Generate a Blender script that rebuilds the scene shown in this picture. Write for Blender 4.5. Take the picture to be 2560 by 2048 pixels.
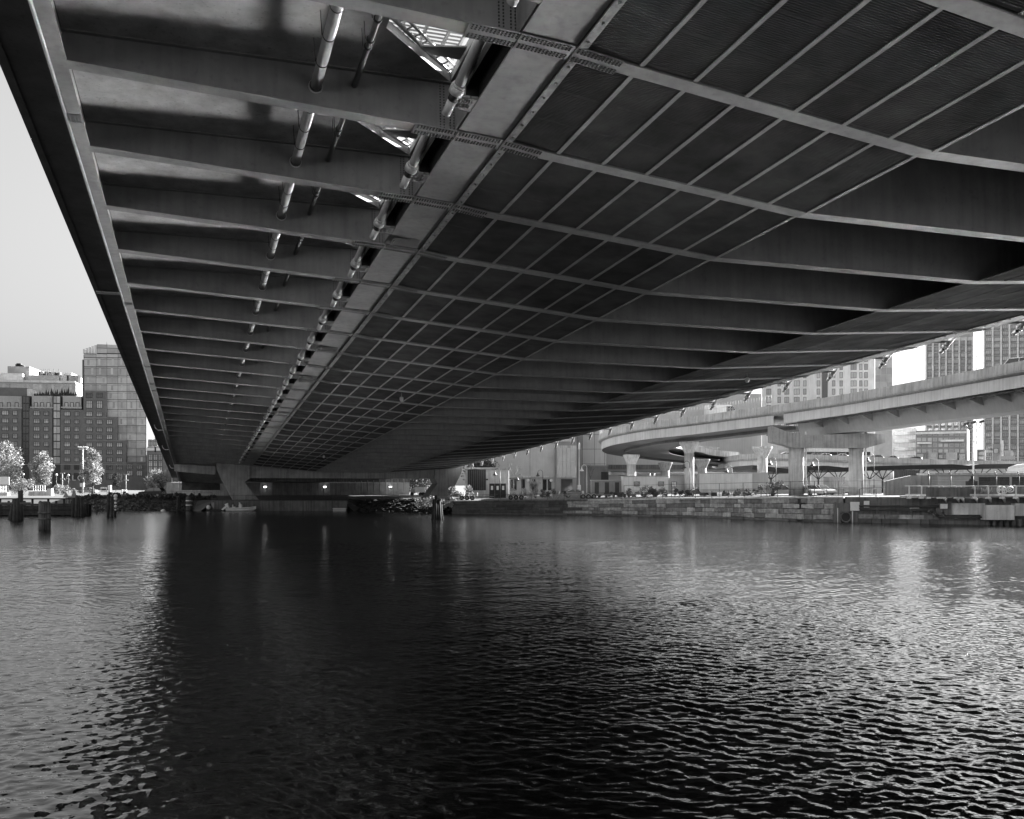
import bpy, math, random
import numpy as np
from mathutils import Vector, Matrix, Euler

R = math.radians
random.seed(7)
sc = bpy.context.scene
for o in list(bpy.data.objects):
    bpy.data.objects.remove(o)

# ------------------------------------------------------------------ camera, sky, sun, exposure
FOC, HX, HY, EYE = 2375.0, 1280.0, 1212.0, 4.6
cam_d = bpy.data.cameras.new('camera')
cam_d.sensor_fit = 'HORIZONTAL'
cam_d.sensor_width = 36.0
cam_d.lens = 36.0 * FOC / 2560.0
cam_d.shift_x = 0.0
cam_d.shift_y = (HY - 1024.0) / 2560.0
cam_d.clip_start = 0.1
cam_d.clip_end = 8000.0
cam = bpy.data.objects.new('camera', cam_d)
sc.collection.objects.link(cam)
cam.location = (0, 0, EYE)
cam.rotation_euler = (R(90), 0, 0)
sc.camera = cam

SUN_AZ, SUN_EL = R(47), R(22)
SUN_DIR = Vector((math.sin(SUN_AZ) * math.cos(SUN_EL), math.cos(SUN_AZ) * math.cos(SUN_EL), math.sin(SUN_EL)))
world = bpy.data.worlds.new('World')
sc.world = world
world.use_nodes = True
wn = world.node_tree
wn.nodes.clear()
wo = wn.nodes.new('ShaderNodeOutputWorld')
wb = wn.nodes.new('ShaderNodeBackground')
ws = wn.nodes.new('ShaderNodeTexSky')
ws.sky_type = 'NISHITA'
ws.sun_disc = False
ws.sun_elevation = SUN_EL
ws.sun_rotation = SUN_AZ
ws.altitude = 10
ws.air_density = 3.0
ws.dust_density = 2.2
ws.ozone_density = 8.0
wbw = wn.nodes.new('ShaderNodeRGBToBW')      # the photograph is black and white
wn.links.new(ws.outputs[0], wbw.inputs[0])
wn.links.new(wbw.outputs[0], wb.inputs[0])
wb.inputs[1].default_value = 0.05
wn.links.new(wb.outputs[0], wo.inputs[0])

sun_d = bpy.data.lights.new('sun', 'SUN')
sun_d.energy = 5.0
sun_d.angle = R(0.53)
sun_d.color = (1.0, 1.0, 1.0)
sun = bpy.data.objects.new('sun', sun_d)
sc.collection.objects.link(sun)
sun.rotation_euler = SUN_DIR.to_track_quat('Z', 'Y').to_euler()
sun.location = SUN_DIR * 500

vs = sc.view_settings
vs.view_transform = 'Standard'
vs.look = 'None'
vs.gamma = 1.0
vs.use_curve_mapping = False
vs.exposure = 2.65

cy = sc.cycles
cy.use_denoising = True
cy.denoiser = 'OPENIMAGEDENOISE'
cy.denoising_input_passes = 'RGB_ALBEDO_NORMAL'
cy.max_bounces = 8
cy.diffuse_bounces = 1
cy.glossy_bounces = 4
cy.caustics_reflective = True
cy.caustics_refractive = False
cy.blur_glossy = 0.0
cy.sample_clamp_indirect = 0.0
cy.use_adaptive_sampling = False
cy.use_guiding = True
cy.guiding_training_samples = 128

# ------------------------------------------------------------------ helpers
def at(px, py, Y):
    """photograph pixel (2560 x 2048) at depth Y -> a point of the place"""
    return Vector(((px - HX) / FOC * Y, Y, EYE - (py - HY) / FOC * Y))

def xat(px, Y):
    return (px - HX) / FOC * Y

def zat(py, Y):
    return EYE - (py - HY) / FOC * Y

class B:
    """collects faces; build() links them as one mesh object"""
    def __init__(self):
        self.v = []; self.f = []; self.sm = []
    def add(self, vs_, fs, smooth=False):
        n = len(self.v)
        self.v.extend([tuple(p) for p in vs_])
        for f in fs:
            self.f.append([i + n for i in f]); self.sm.append(smooth)
        return self
    def hexa(self, p):
        return self.add(p, [(0, 3, 2, 1), (4, 5, 6, 7), (0, 1, 5, 4), (1, 2, 6, 5), (2, 3, 7, 6), (3, 0, 4, 7)])
    def box(self, x0, x1, y0, y1, z0, z1):
        return self.hexa([(x0, y0, z0), (x1, y0, z0), (x1, y1, z0), (x0, y1, z0), (x0, y0, z1), (x1, y0, z1), (x1, y1, z1), (x0, y1, z1)])
    def quad(self, a, b, c, d):
        return self.add([a, b, c, d], [(0, 1, 2, 3)])
    def prism(self, poly, z0, z1):
        n = len(poly)
        vs_ = [(x, y, z0) for x, y in poly] + [(x, y, z1) for x, y in poly]
        fs = [tuple(reversed(range(n))), tuple(range(n, 2 * n))] + [(i, (i + 1) % n, n + (i + 1) % n, n + i) for i in range(n)]
        return self.add(vs_, fs)
    def prism_y(self, poly, y0, y1):            # poly in x, z
        n = len(poly)
        vs_ = [(x, y0, z) for x, z in poly] + [(x, y1, z) for x, z in poly]
        fs = [tuple(range(n)), tuple(reversed(range(n, 2 * n)))] + [(n + i, n + (i + 1) % n, (i + 1) % n, i) for i in range(n)]
        return self.add(vs_, fs)
    def prism_x(self, poly, x0, x1):            # poly in y, z
        n = len(poly)
        vs_ = [(x0, y, z) for y, z in poly] + [(x1, y, z) for y, z in poly]
        fs = [tuple(reversed(range(n))), tuple(range(n, 2 * n))] + [(i, (i + 1) % n, n + (i + 1) % n, n + i) for i in range(n)]
        return self.add(vs_, fs)
    def tube(self, p, q, r0, r1=None, n=10, caps=True):
        p = Vector(p); q = Vector(q); r1 = r0 if r1 is None else r1
        d = (q - p).normalized()
        a = d.orthogonal().normalized(); b = d.cross(a)
        vs_ = []
        for c, r in ((p, r0), (q, r1)):
            for i in range(n):
                t = 2 * math.pi * i / n
                vs_.append(c + (a * math.cos(t) + b * math.sin(t)) * r)
        self.add(vs_, [(i, (i + 1) % n, n + (i + 1) % n, n + i) for i in range(n)], True)
        if caps:
            m = len(self.v) - 2 * n
            self.f.append([m + i for i in reversed(range(n))]); self.sm.append(False)
            self.f.append([m + n + i for i in range(n)]); self.sm.append(False)
        return self
    def path(self, pts, r, n=8):
        for a, b in zip(pts[:-1], pts[1:]):
            self.tube(a, b, r, r, n)
        return self
    def lathe(self, prof, n=16, c=(0, 0, 0), smooth=True):   # prof: (r, z)
        vs_ = []
        for r, z in prof:
            for i in range(n):
                t = 2 * math.pi * i / n
                vs_.append((c[0] + r * math.cos(t), c[1] + r * math.sin(t), c[2] + z))
        fs = []
        for k in range(len(prof) - 1):
            for i in range(n):
                fs.append((k * n + i, k * n + (i + 1) % n, (k + 1) * n + (i + 1) % n, (k + 1) * n + i))
        self.add(vs_, fs, smooth)
        m = len(self.v) - len(prof) * n
        self.f.append([m + i for i in reversed(range(n))]); self.sm.append(False)
        self.f.append([m + (len(prof) - 1) * n + i for i in range(n)]); self.sm.append(False)
        return self
    def mesh(self, name):
        me = bpy.data.meshes.new(name)
        me.from_pydata(self.v, [], self.f)
        me.polygons.foreach_set('use_smooth', self.sm)
        me.update()
        return me
    def build(self, name, m, parent=None, loc=None, rot=None):
        return ob(name, self.mesh(name), m, parent, loc, rot)

def ob(name, me, m, parent=None, loc=None, rot=None, mw=None):
    if m is not None and not me.materials:
        me.materials.append(m)
    o = bpy.data.objects.new(name, me)
    sc.collection.objects.link(o)
    if parent is not None: o.parent = parent
    if mw is not None: o.matrix_local = mw
    if loc is not None: o.location = loc
    if rot is not None: o.rotation_euler = rot
    return o

def tag(o, label=None, cat=None, group=None, kind=None):
    if label: o['label'] = label
    if cat: o['category'] = cat
    if group: o['group'] = group
    if kind: o['kind'] = kind
    return o

def thing(name, label, cat, loc=(0, 0, 0), rz=0.0, group=None):
    o = bpy.data.objects.new(name, None)
    sc.collection.objects.link(o)
    o.location = loc; o.rotation_euler = (0, 0, rz)
    o.empty_display_size = 0.2
    return tag(o, label, cat, group)

def kids(o):
    return [c for c in bpy.data.objects if c.parent is o]

def dup(root, loc=None, rz=None, label=None, group=None, parent=None):
    r = root.copy(); sc.collection.objects.link(r)
    if parent is not None: r.parent = parent
    if loc is not None: r.location = loc
    if rz is not None: r.rotation_euler = (0, 0, rz)
    if label: r['label'] = label
    if group: r['group'] = group
    for ch in list(root.children):
        c = ch.copy(); sc.collection.objects.link(c); c.parent = r
        for g in list(ch.children):
            d = g.copy(); sc.collection.objects.link(d); d.parent = c
    return r

# ------------------------------------------------------------------ materials (all grey: a black and white photograph)
MATS = {}
def mat(name, base, rough=0.6, var=0.25, scale=3.0, bump=0.0, bscale=30.0, metal=0.0, streak=0.0, spots=0.0, spec=0.5, zst=1.0, per=0.0):
    m = bpy.data.materials.new(name); m.use_nodes = True
    nt = m.node_tree; N = nt.nodes; L = nt.links
    p = N['Principled BSDF']
    p.inputs['Roughness'].default_value = rough
    p.inputs['Metallic'].default_value = metal
    p.inputs['Specular IOR Level'].default_value = spec
    tc = N.new('ShaderNodeTexCoord')
    mp = N.new('ShaderNodeMapping'); mp.inputs['Scale'].default_value = (1, 1, zst)
    geo = N.new('ShaderNodeNewGeometry')
    L.new(geo.outputs['Position'], mp.inputs['Vector'])
    n1 = N.new('ShaderNodeTexNoise'); n1.inputs['Scale'].default_value = scale; n1.inputs['Detail'].default_value = 6; n1.inputs['Roughness'].default_value = 0.6
    L.new(mp.outputs[0], n1.inputs['Vector'])
    mr = N.new('ShaderNodeMapRange'); mr.inputs[1].default_value = 0.3; mr.inputs[2].default_value = 0.7
    mr.inputs[3].default_value = 1 - var; mr.inputs[4].default_value = 1 + var
    L.new(n1.outputs[0], mr.inputs[0])
    cur = mr.outputs[0]
    def mul(sock, a):
        q = N.new('ShaderNodeMath'); q.operation = 'MULTIPLY'; L.new(sock, q.inputs[0])
        if isinstance(a, float): q.inputs[1].default_value = a
        else: L.new(a, q.inputs[1])
        return q.outputs[0]
    if streak:
        m2 = N.new('ShaderNodeMapping'); m2.inputs['Scale'].default_value = (2.2, 2.2, 0.12)
        L.new(geo.outputs['Position'], m2.inputs['Vector'])
        n2 = N.new('ShaderNodeTexNoise'); n2.inputs['Scale'].default_value = 1.6; n2.inputs['Detail'].default_value = 5
        L.new(m2.outputs[0], n2.inputs['Vector'])
        r2 = N.new('ShaderNodeMapRange'); r2.inputs[1].default_value = 0.42; r2.inputs[2].default_value = 0.72
        r2.inputs[3].default_value = 1.0; r2.inputs[4].default_value = 1.0 - streak
        L.new(n2.outputs[0], r2.inputs[0]); cur = mul(cur, r2.outputs[0])
    if spots:
        n3 = N.new('ShaderNodeTexNoise'); n3.inputs['Scale'].default_value = scale * 7; n3.inputs['Detail'].default_value = 3
        L.new(geo.outputs['Position'], n3.inputs['Vector'])
        r3 = N.new('ShaderNodeMapRange'); r3.inputs[1].default_value = 0.6; r3.inputs[2].default_value = 0.7
        r3.inputs[3].default_value = 1.0; r3.inputs[4].default_value = 1.0 - spots
        L.new(n3.outputs[0], r3.inputs[0]); cur = mul(cur, r3.outputs[0])
    if per:
        oi = N.new('ShaderNodeObjectInfo')
        r4 = N.new('ShaderNodeMapRange'); r4.inputs[3].default_value = 1 - per; r4.inputs[4].default_value = 1 + per
        L.new(oi.outputs['Random'], r4.inputs[0]); cur = mul(cur, r4.outputs[0])
    cur = mul(cur, float(base))
    L.new(cur, p.inputs['Base Color'])
    if bump:
        nb = N.new('ShaderNodeTexNoise'); nb.inputs['Scale'].default_value = bscale; nb.inputs['Detail'].default_value = 4
        L.new(geo.outputs['Position'], nb.inputs['Vector'])
        bp = N.new('ShaderNodeBump'); bp.inputs['Strength'].default_value = bump; bp.inputs['Distance'].default_value = 0.02
        L.new(nb.outputs[0], bp.inputs['Height']); L.new(bp.outputs[0], p.inputs['Normal'])
    MATS[name] = m
    return m

def emit(name, strength):
    m = bpy.data.materials.new(name); m.use_nodes = True
    p = m.node_tree.nodes['Principled BSDF']
    p.inputs['Base Color'].default_value = (.8, .8, .8, 1)
    p.inputs['Emission Color'].default_value = (1, 1, 1, 1)
    p.inputs['Emission Strength'].default_value = strength
    MATS[name] = m
    return m

def glass(name, base, rough=0.05, per=0.3, spec=1.0):
    m = mat(name, base, rough, 0.15, 0.4, spec=spec, per=per)
    m.node_tree.nodes['Principled BSDF'].inputs['IOR'].default_value = 1.6
    return m

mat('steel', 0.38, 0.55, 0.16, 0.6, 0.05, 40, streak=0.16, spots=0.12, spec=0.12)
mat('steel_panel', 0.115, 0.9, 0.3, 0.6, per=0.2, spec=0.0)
mat('steel_strip', 0.27, 0.5, 0.45, 3.0, spots=0.35)
mat('bolt', 0.06, 0.6, 0.2, 3)
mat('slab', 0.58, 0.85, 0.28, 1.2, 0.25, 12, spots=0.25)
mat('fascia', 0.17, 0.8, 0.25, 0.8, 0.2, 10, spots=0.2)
mat('white_paint', 0.72, 0.4, 0.06, 2.0)
mat('cap_white', 0.85, 0.25, 0.03, 2.0)
mat('pipe', 0.72, 0.3, 0.15, 2.0)
mat('black', 0.02, 0.6, 0.2, 2.0)
mat('dark_metal', 0.05, 0.5, 0.2, 2.0)
mat('grey_metal', 0.25, 0.45, 0.2, 2.0)

# ------------------------------------------------------------------ water
def make_water():
    rng = np.random.default_rng(3)
    comps = []
    def train(n, l0, l1, rms, sig, fan):
        a_ = rms * math.sqrt(2.0 / n)
        for k in range(n):
            lam = l0 * (l1 / l0) ** rng.random()
            th = R(90) + (R(fan) if k % 2 else R(-fan)) + rng.normal(0, sig)
            comps.append((lam, th, a_, rng.random() * 6.283))
    train(40, .26, .62, .070, .30, 38); train(44, .15, .26, .055, .55, 30); train(10, 1.0, 3.0, .016, .35, 34)
    patches = [(0.05, -21.0, 23.0, 10.0, 38.0), (0.11, -44.0, 46.0, 38.0, 80.0), (0.26, -92.0, 95.0, 80.0, 170.0)]
    VV = []; FF = []; off = 0
    for pi, (dx, X0, X1, Y0, Y1) in enumerate(patches):
        xs = np.linspace(X0, X1, int(round((X1 - X0) / dx)) + 1); ys = np.linspace(Y0, Y1, int(round((Y1 - Y0) / dx)) + 1)
        gx, gy = np.meshgrid(xs, ys)
        wx = gx + 0.35 * np.sin(gy * 0.31 + 1.3) + 0.25 * np.sin(gx * 0.53 + gy * 0.21)
        wy = gy + 0.35 * np.sin(gx * 0.29 + 0.4) + 0.25 * np.sin(gy * 0.6 - gx * 0.33)
        z = np.zeros_like(gx); zs = np.zeros_like(gx)
        nd = patches[pi + 1][0] if pi + 1 < len(patches) else 9.9
        for lam, th, a_, ph in comps:
            if lam < 3.0 * dx: continue
            kk = 2 * math.pi / lam
            w_ = a_ / kk * np.sin(kk * (math.cos(th) * wx + math.sin(th) * wy) + ph)
            if lam < 3.0 * nd: zs += w_
            else: z += w_
        fade = np.clip((Y1 - gy) / (0.12 * (Y1 - Y0)), 0, 1)      # the finest ripples die out before the next, coarser sheet
        z = z + zs * fade
        z *= np.interp(gy, [30, 58], [1.4, 1.0])               # more wind near the camera
        z *= 0.85 + 0.35 * np.sin(gx * 0.09 + gy * 0.05 + 0.6) * np.sin(gy * 0.13 - gx * 0.04)
        z *= np.clip(np.minimum(gx - X0, X1 - gx) / 2.0, 0, 1)
        if pi == 0: z *= np.clip((gy - Y0) / 1.0, 0, 1)
        if pi == len(patches) - 1: z *= np.clip((Y1 - gy) / 2.0, 0, 1)
        nx, ny = len(xs), len(ys)
        idx = np.arange(nx * ny).reshape(ny, nx) + off
        VV.append(np.stack([gx, gy, z], -1).reshape(-1, 3))
        FF.append(np.stack([idx[:-1, :-1], idx[:-1, 1:], idx[1:, 1:], idx[1:, :-1]], -1).reshape(-1, 4))
        off += nx * ny
    W = 400.0
    # flat outer sheet around the rippled patches
    ex = []; fe = []
    def flat(x0, x1, y0, y1):
        k = off + len(ex)
        ex.extend([(x0, y0, 0), (x1, y0, 0), (x1, y1, 0), (x0, y1, 0)]); fe.append((k, k + 1, k + 2, k + 3))
    flat(-W, W, -W, patches[0][3]); flat(-W, W, patches[-1][4], W)
    for dx, X0, X1, Y0, Y1 in patches:
        flat(-W, X0, Y0, Y1); flat(X1, W, Y0, Y1)
    V = np.concatenate(VV + [np.array(ex, dtype=float)]); F = np.concatenate(FF + [np.array(fe)])
    me = bpy.data.meshes.new('water')
    me.vertices.add(len(V)); me.vertices.foreach_set('co', V.astype(np.float32).ravel())
    me.loops.add(F.size); me.loops.foreach_set('vertex_index', F.astype(np.int32).ravel())
    me.polygons.add(len(F)); me.polygons.foreach_set('loop_start', np.arange(0, F.size, 4, dtype=np.int32))
    me.polygons.foreach_set('use_smooth', np.ones(len(F), dtype=bool))
    me.update(calc_edges=True); me.validate()
    m = bpy.data.materials.new('water'); m.use_nodes = True
    nt = m.node_tree; N = nt.nodes; L = nt.links
    p = N['Principled BSDF']
    p.inputs['Base Color'].default_value = (0.002, 0.002, 0.002, 1)
    p.inputs['Roughness'].default_value = 0.22
    p.inputs['IOR'].default_value = 1.42
    geo = N.new('ShaderNodeNewGeometry')
    sep = N.new('ShaderNodeSeparateXYZ'); L.new(geo.outputs['Position'], sep.inputs[0])
    rr = N.new('ShaderNodeMapRange'); rr.inputs[1].default_value = 25; rr.inputs[2].default_value = 90     # far off the finest ripples become roughness
    rr.inputs[3].default_value = 0.05; rr.inputs[4].default_value = 0.145
    L.new(sep.outputs[1], rr.inputs[0]); L.new(rr.outputs[0], p.inputs['Roughness'])
    last = None
    for sx, sy, rot, scl, dist, st in ((0.6, 1.0, 14, 4.0, 0.012, 1.0), (0.6, 1.0, -20, 9.0, 0.006, 1.0), (0.5, 1.0, 8, 1.6, 0.018, 1.0)):
        mp = N.new('ShaderNodeMapping'); mp.inputs['Scale'].default_value = (sx, sy, 1); mp.inputs['Rotation'].default_value = (0, 0, R(rot))
        L.new(geo.outputs['Position'], mp.inputs['Vector'])
        n = N.new('ShaderNodeTexNoise'); n.inputs['Scale'].default_value = scl; n.inputs['Detail'].default_value = 2.0; n.inputs['Roughness'].default_value = 0.5
        L.new(mp.outputs[0], n.inputs['Vector'])
        b = N.new('ShaderNodeBump'); b.inputs['Strength'].default_value = st; b.inputs['Distance'].default_value = dist
        L.new(n.outputs[0], b.inputs['Height'])
        if last is not None: L.new(last, b.inputs['Normal'])
        last = b.outputs[0]
    L.new(last, p.inputs['Normal'])
    return tag(ob('water', me, m), 'dark rippled channel water under and around the bridge', None, None, 'structure')
make_water()

# ------------------------------------------------------------------ the bridge (local frame: x across, y along, z up)
D_ = Vector(((490 - HX) / FOC, 1.0, -(1340 - HY) / FOC)).normalized()
SV = D_
TV = Vector((D_.y, -D_.x, 0)).normalized()
ZV = TV.cross(SV).normalized()
SP = 6.098          # floor beam spacing
S1 = 29.14          # first beam seen whole
bridge = thing('bridge', 'wide steel girder bridge spanning the channel, seen from below', 'bridge')
BM = Matrix(((TV.x, SV.x, ZV.x, 0), (TV.y, SV.y, ZV.y, 0), (TV.z, SV.z, ZV.z, 17.4), (0, 0, 0, 1)))
bridge.matrix_world = BM

def sn(n): return S1 + SP * (n - 1)
def zk(s): return 16.57 - 0.33 * min(1.4, (max(0.0, 47.4 - s) / 24.4) ** 2)
def zc(t, s):
    z = zk(s)
    kt = [-5.6, -3.55, 7.8, 9.3, 10.4, 20.65, 34.25, 44.5, 45.6, 47.1, 49]
    kz = [18.6, 18.49, 17.80, 17.68, 17.50, z, z - 0.06, 17.15, 17.27, 17.42, 17.55]
    return float(np.interp(t, kt, kz)) - 18.0
SLAB = 1.40     # underside of the deck slab
M = MATS
N0, N1 = -3, 25          # main deck beams
N2 = 36                  # the side roadway runs on
MAIN_END = sn(25) + 1.5

# deck slab over the main width (the strip beside the box girder is pierced)
b = B()
b.box(-3.55, 5.08, -90, sn(N2) + 3, SLAB, SLAB + 0.3)
b.box(7.62, 47.3, -90, MAIN_END + 60, SLAB + 0.003, SLAB + 0.3)
b.box(5.08, 7.62, -90, sn(-2) + .4, SLAB + 0.004, SLAB + 0.29)
b.box(5.08, 7.62, sn(12) + .4, sn(N2) + 3, SLAB + 0.004, SLAB + 0.29)
for n in range(-2, 12):
    s0, s1 = sn(n), sn(n + 1)
    b.prism([(5.08, s0 + 3.4), (7.62, s1 - .1), (7.62, s1 + .4), (5.08, s1 + .4)], SLAB + 0.002, SLAB + 0.28)
b.build('deck_slab', M['slab'], bridge)
b = B()      # overhang and parapet beyond the edge girder
b.box(-5.5, -3.55, -90, sn(N2) + 3, SLAB + 0.002, SLAB + 0.31)
b.box(-5.56, -5.3, -90, sn(N2) + 3, SLAB - 0.03, SLAB + 1.3)
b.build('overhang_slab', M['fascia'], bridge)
b = B()
b.box(-3.82, -3.40, -90, sn(N2) + 3, zc(-3.55, 40) - 0.05, zc(-3.55, 40))
b.box(-3.62, -3.58, -90, sn(N2) + 3, zc(-3.55, 40) + 0.001, SLAB)
eg = b.build('edge_girder', M['steel'], bridge)
b = B().tube((-3.88, -90, zc(-3.6, 40) - 0.02), (-3.88, sn(N2) + 3, zc(-3.6, 40) - 0.02), 0.055, n=10)
b.build('conduit', M['pipe'], bridge)
for n in (1.55, 5.7, 9.2, 10.6, 11.3):
    b = B(); s = sn(n); z = zc(-3.55, 40) - 0.075
    b.box(-3.80, -3.42, s, s + 0.62, z, z + 0.024)
    for i in range(7):
        for k in range(5):
            b.box(-3.775 + k * .073, -3.745 + k * .073, s + .06 + i * .075, s + .10 + i * .075, z - .02, z)
    b.build('splice_plate', M['steel_strip'] if n > 2 else M['grey_metal'], eg)

# floor beams
def beam_mesh(s, t0, t1):
    b = B()
    ks = [t for t in (t0, 7.8, 9.3, 10.4, 20.65, 34.25, 44.5, 45.6, t1) if t0 <= t <= t1]
    for a, c in zip(ks[:-1], ks[1:]):
        za, zb = zc(a, s), zc(c, s)
        b.hexa([(a, -.27, za - .045), (c, -.27, zb - .045), (c, .27, zb - .045), (a, .27, za - .045), (a, -.27, za), (c, -.27, zb), (c, .27, zb), (a, .27, za)])
        b.hexa([(a, -.015, za - .001), (c, -.015, zb - .001), (c, .015, zb - .001), (a, .015, za - .001), (a, -.015, SLAB - .02), (c, -.015, SLAB - .02), (c, .015, SLAB - .02), (a, .015, SLAB - .02)])
        b.box(a, c, -.17, .17, SLAB - .055, SLAB - .006)
    return b.mesh('floor_beam')
def bolts(t0, t1, s0, s1, dt, ds, b, gap=None):
    t = t0
    while t < t1:
        s = s0
        while s < s1:
            if gap is None or not (gap[0] < s < gap[1]):
                z = zc(t, 40)
                b.add([(t - .024, s - .019, z), (t + .024, s - .019, z), (t + .024, s + .019, z), (t - .024, s + .019, z),
                       (t - .02, s - .015, z - .02), (t + .02, s - .015, z - .02), (t + .02, s + .015, z - .02), (t - .02, s + .015, z - .02)],
                      [(4, 7, 6, 5), (0, 4, 5, 1), (1, 5, 6, 2), (2, 6, 7, 3), (3, 7, 4, 0)])
            s += ds
        t += dt
splice_me = None
def splice_parts():
    p = B(); q = B()
    for t0, t1, w in ((6.45, 7.75, .36), (7.80, 9.27, .36), (9.31, 10.62, .36)):
        za, zb = zc(t0, 40) - .047, zc(t1, 40) - .047
        p.hexa([(t0, -w, za - .03), (t1, -w, zb - .03), (t1, w, zb - .03), (t0, w, za - .03), (t0, -w, za), (t1, -w, zb), (t1, w, zb), (t0, w, za)])
        bolts(t0 + .09, t1 - .03, -.29, .31, .098, .083, q, (-.06, .06))
    pm, qm = p.mesh('splice_plate'), q.mesh('bolt_heads')
    qm.transform(Matrix.Translation((0, 0, -.075)))
    return pm, qm
PM, QM = splice_parts()
def splice_r():
    p = B(); q = B()
    for t0, t1, w in ((44.55, 45.58, .36), (45.64, 47.05, .36)):
        za, zb = zc(t0, 40) - .047, zc(t1, 40) - .047
        p.hexa([(t0, -w, za - .03), (t1, -w, zb - .03), (t1, w, zb - .03), (t0, w, za - .03), (t0, -w, za), (t1, -w, zb), (t1, w, zb), (t0, w, za)])
        bolts(t0 + .09, t1 - .03, -.29, .31, .098, .083, q, (-.06, .06))
    pm, qm = p.mesh('splice_plate'), q.mesh('bolt_heads')
    qm.transform(Matrix.Translation((0, 0, -.075)))
    return pm, qm
PMr, QMr = splice_r()
wbm = B()
for t_ in (7.30, 7.42, 7.62, 7.74):
    for k_ in range(17):
        z_ = zc(7.5, 40) + .12 + k_ * .088
        wbm.box(t_ - .018, t_ + .018, -.04, -.015, z_ - .018, z_ + .018)
wbm = wbm.mesh('web_bolts')
for n in range(N0, N2 + 1):
    s = sn(n)
    t1 = 47.0 if n <= N1 else 7.6
    o = ob('floor_beam', beam_mesh(s, -3.57, t1), M['steel'], bridge, (0, s, 0))
    if n <= N1:
        ob('splice_plate', PM, M['steel'], o)
        ob('splice_plate', PMr, M['steel'], o)
        if n < 14:
            tag(ob('bolt_heads', QM, M['bolt'], o), kind='stuff')
            tag(ob('web_bolts', wbm, M['bolt'], o), kind='stuff')
            tag(ob('bolt_heads', QMr, M['bolt'], o), kind='stuff')

# box girders
def girder(side):
    def X(t): return t if side == 0 else 54.9 - t
    def Z(t): return zc(X(t), 40) - (0 if side == 0 else 0.0)
    b = B()
    e = MAIN_END
    for t in (7.84, 9.26):
        x = X(t)
        b.box(x - .02, x + .02, -90, e, Z(t) + .03, SLAB)
    b.box(min(X(7.6), X(9.5)), max(X(7.6), X(9.5)), -90, e, SLAB - .03, SLAB - .004)
    g = b.build('box_girder', M['steel'], bridge)
    me = B()
    xa, xb = X(7.8), X(9.3); za, zb = Z(7.8), Z(9.3)
    l0, l1 = .38, SP - .38
    me.hexa([(xa, l0, za - .03), (xb, l0, zb - .03), (xb, l1, zb - .03), (xa, l1, za - .03), (xa, l0, za + .01), (xb, l0, zb + .01), (xb, l1, zb + .01), (xa, l1, za + .01)])
    me = me.mesh('bottom_plate')
    st = B()
    x0, x1 = sorted((X(9.32), X(9.58)))
    z = min(Z(9.32), Z(9.58)) - .05
    st.box(x0, x1, .38, SP - .38, z, z + .04)
    xm = (x0 + x1) / 2
    for k in range(6):
        st.box(xm - .03, xm + .03, .6 + k * .95, .66 + k * .95, z - .05, z)
    st = st.mesh('edge_strip')
    tab = B()
    x0, x1 = sorted((X(7.05), X(7.79)))
    tab.prism([(x0, 3.62), (x1, 3.62), (x1, 4.42), (x0, 4.25)] if side == 0 else [(x0, 3.62), (x1, 3.62), (x1, 4.25), (x0, 4.42)], Z(7.8) - .025, Z(7.8) + .012)
    for i in range(5):
        for j in range(4):
            u = X(7.22 + i * .1); v_ = 3.72 + j * .11 + (.08 if j > 1 else 0)
            tab.box(u - .028, u + .028, v_ - .022, v_ + .022, Z(7.8) - .06, Z(7.8) - .025)
    tab = tab.mesh('gusset_plate')
    gus = B()
    x = X(7.76)
    gus.prism_x([(4.45, Z(7.8)), (SP - .05, Z(7.8)), (SP - .05, Z(7.8) + 1.25), (4.9, Z(7.8) + 1.25), (4.2, Z(7.8) + .5)], x - .012, x + .012)
    gus = gus.mesh('stiffener')
    for n in range(N0, N1):
        s = sn(n)
        ob('bottom_plate', me, M['steel'], g, (0, s, 0))
        ob('edge_strip', st, M['steel_strip'], g, (0, s, 0))
        ob('gusset_plate', tab, M['steel'], g, (0, s, 0))
        ob('stiffener', gus, M['steel'], g, (0, s, 0))
    if side == 0:
        for n, off in ((2, 4.55), (6, 4.55), (8, 4.5), (9, .5), (12, 3)):
            p = B(); s = sn(n) + off
            z = zc(8.5, 40) - .11
            p.box(7.95, 9.15, s, s + .85, z, z + .05)
            for i in range(12):
                for j in range(8):
                    p.box(8.02 + i * .092, 8.07 + i * .092, s + .05 + j * .1, s + .09 + j * .1, z - .04, z)
            p.build('splice_plate', M['steel'], g)
    return g
girder(0); girder(1)

# cable anchor tubes
def anchor(side):
    X = (lambda t: t) if side == 0 else (lambda t: 54.9 - t)
    zo = 0 if side == 0 else (zc(47.1, 40) - zc(7.8, 40))
    if side == 0: p0, p1 = Vector((7.62, 1.02, 1.3)), Vector((6.95, 4.05, -.55)); f0 = 0.0
    else: p0, p1 = Vector((X(7.3), 2.2, .5 + zo)), Vector((X(6.75), 4.9, -.72 + zo)); f0 = .2
    d = (p1 - p0).normalized()
    L = (p1 - p0).length
    q = lambda f: p0 + d * (L * f)
    t = B().tube(q(f0), q(.74), .155, n=18).mesh('anchor_tube')
    c = B().tube(q(.74), q(.80), .22, n=20).tube(q(.72), q(.739), .19, n=20).mesh('collar')
    k = B().tube(q(.80), q(.865), .145, n=18).mesh('neck')
    e = B().tube(q(.865), p1, .135, n=18)
    e.tube(p1, p1 + d * .05, .02, n=6)
    e = e.mesh('end_cap')
    return t, c, k, e
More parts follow.
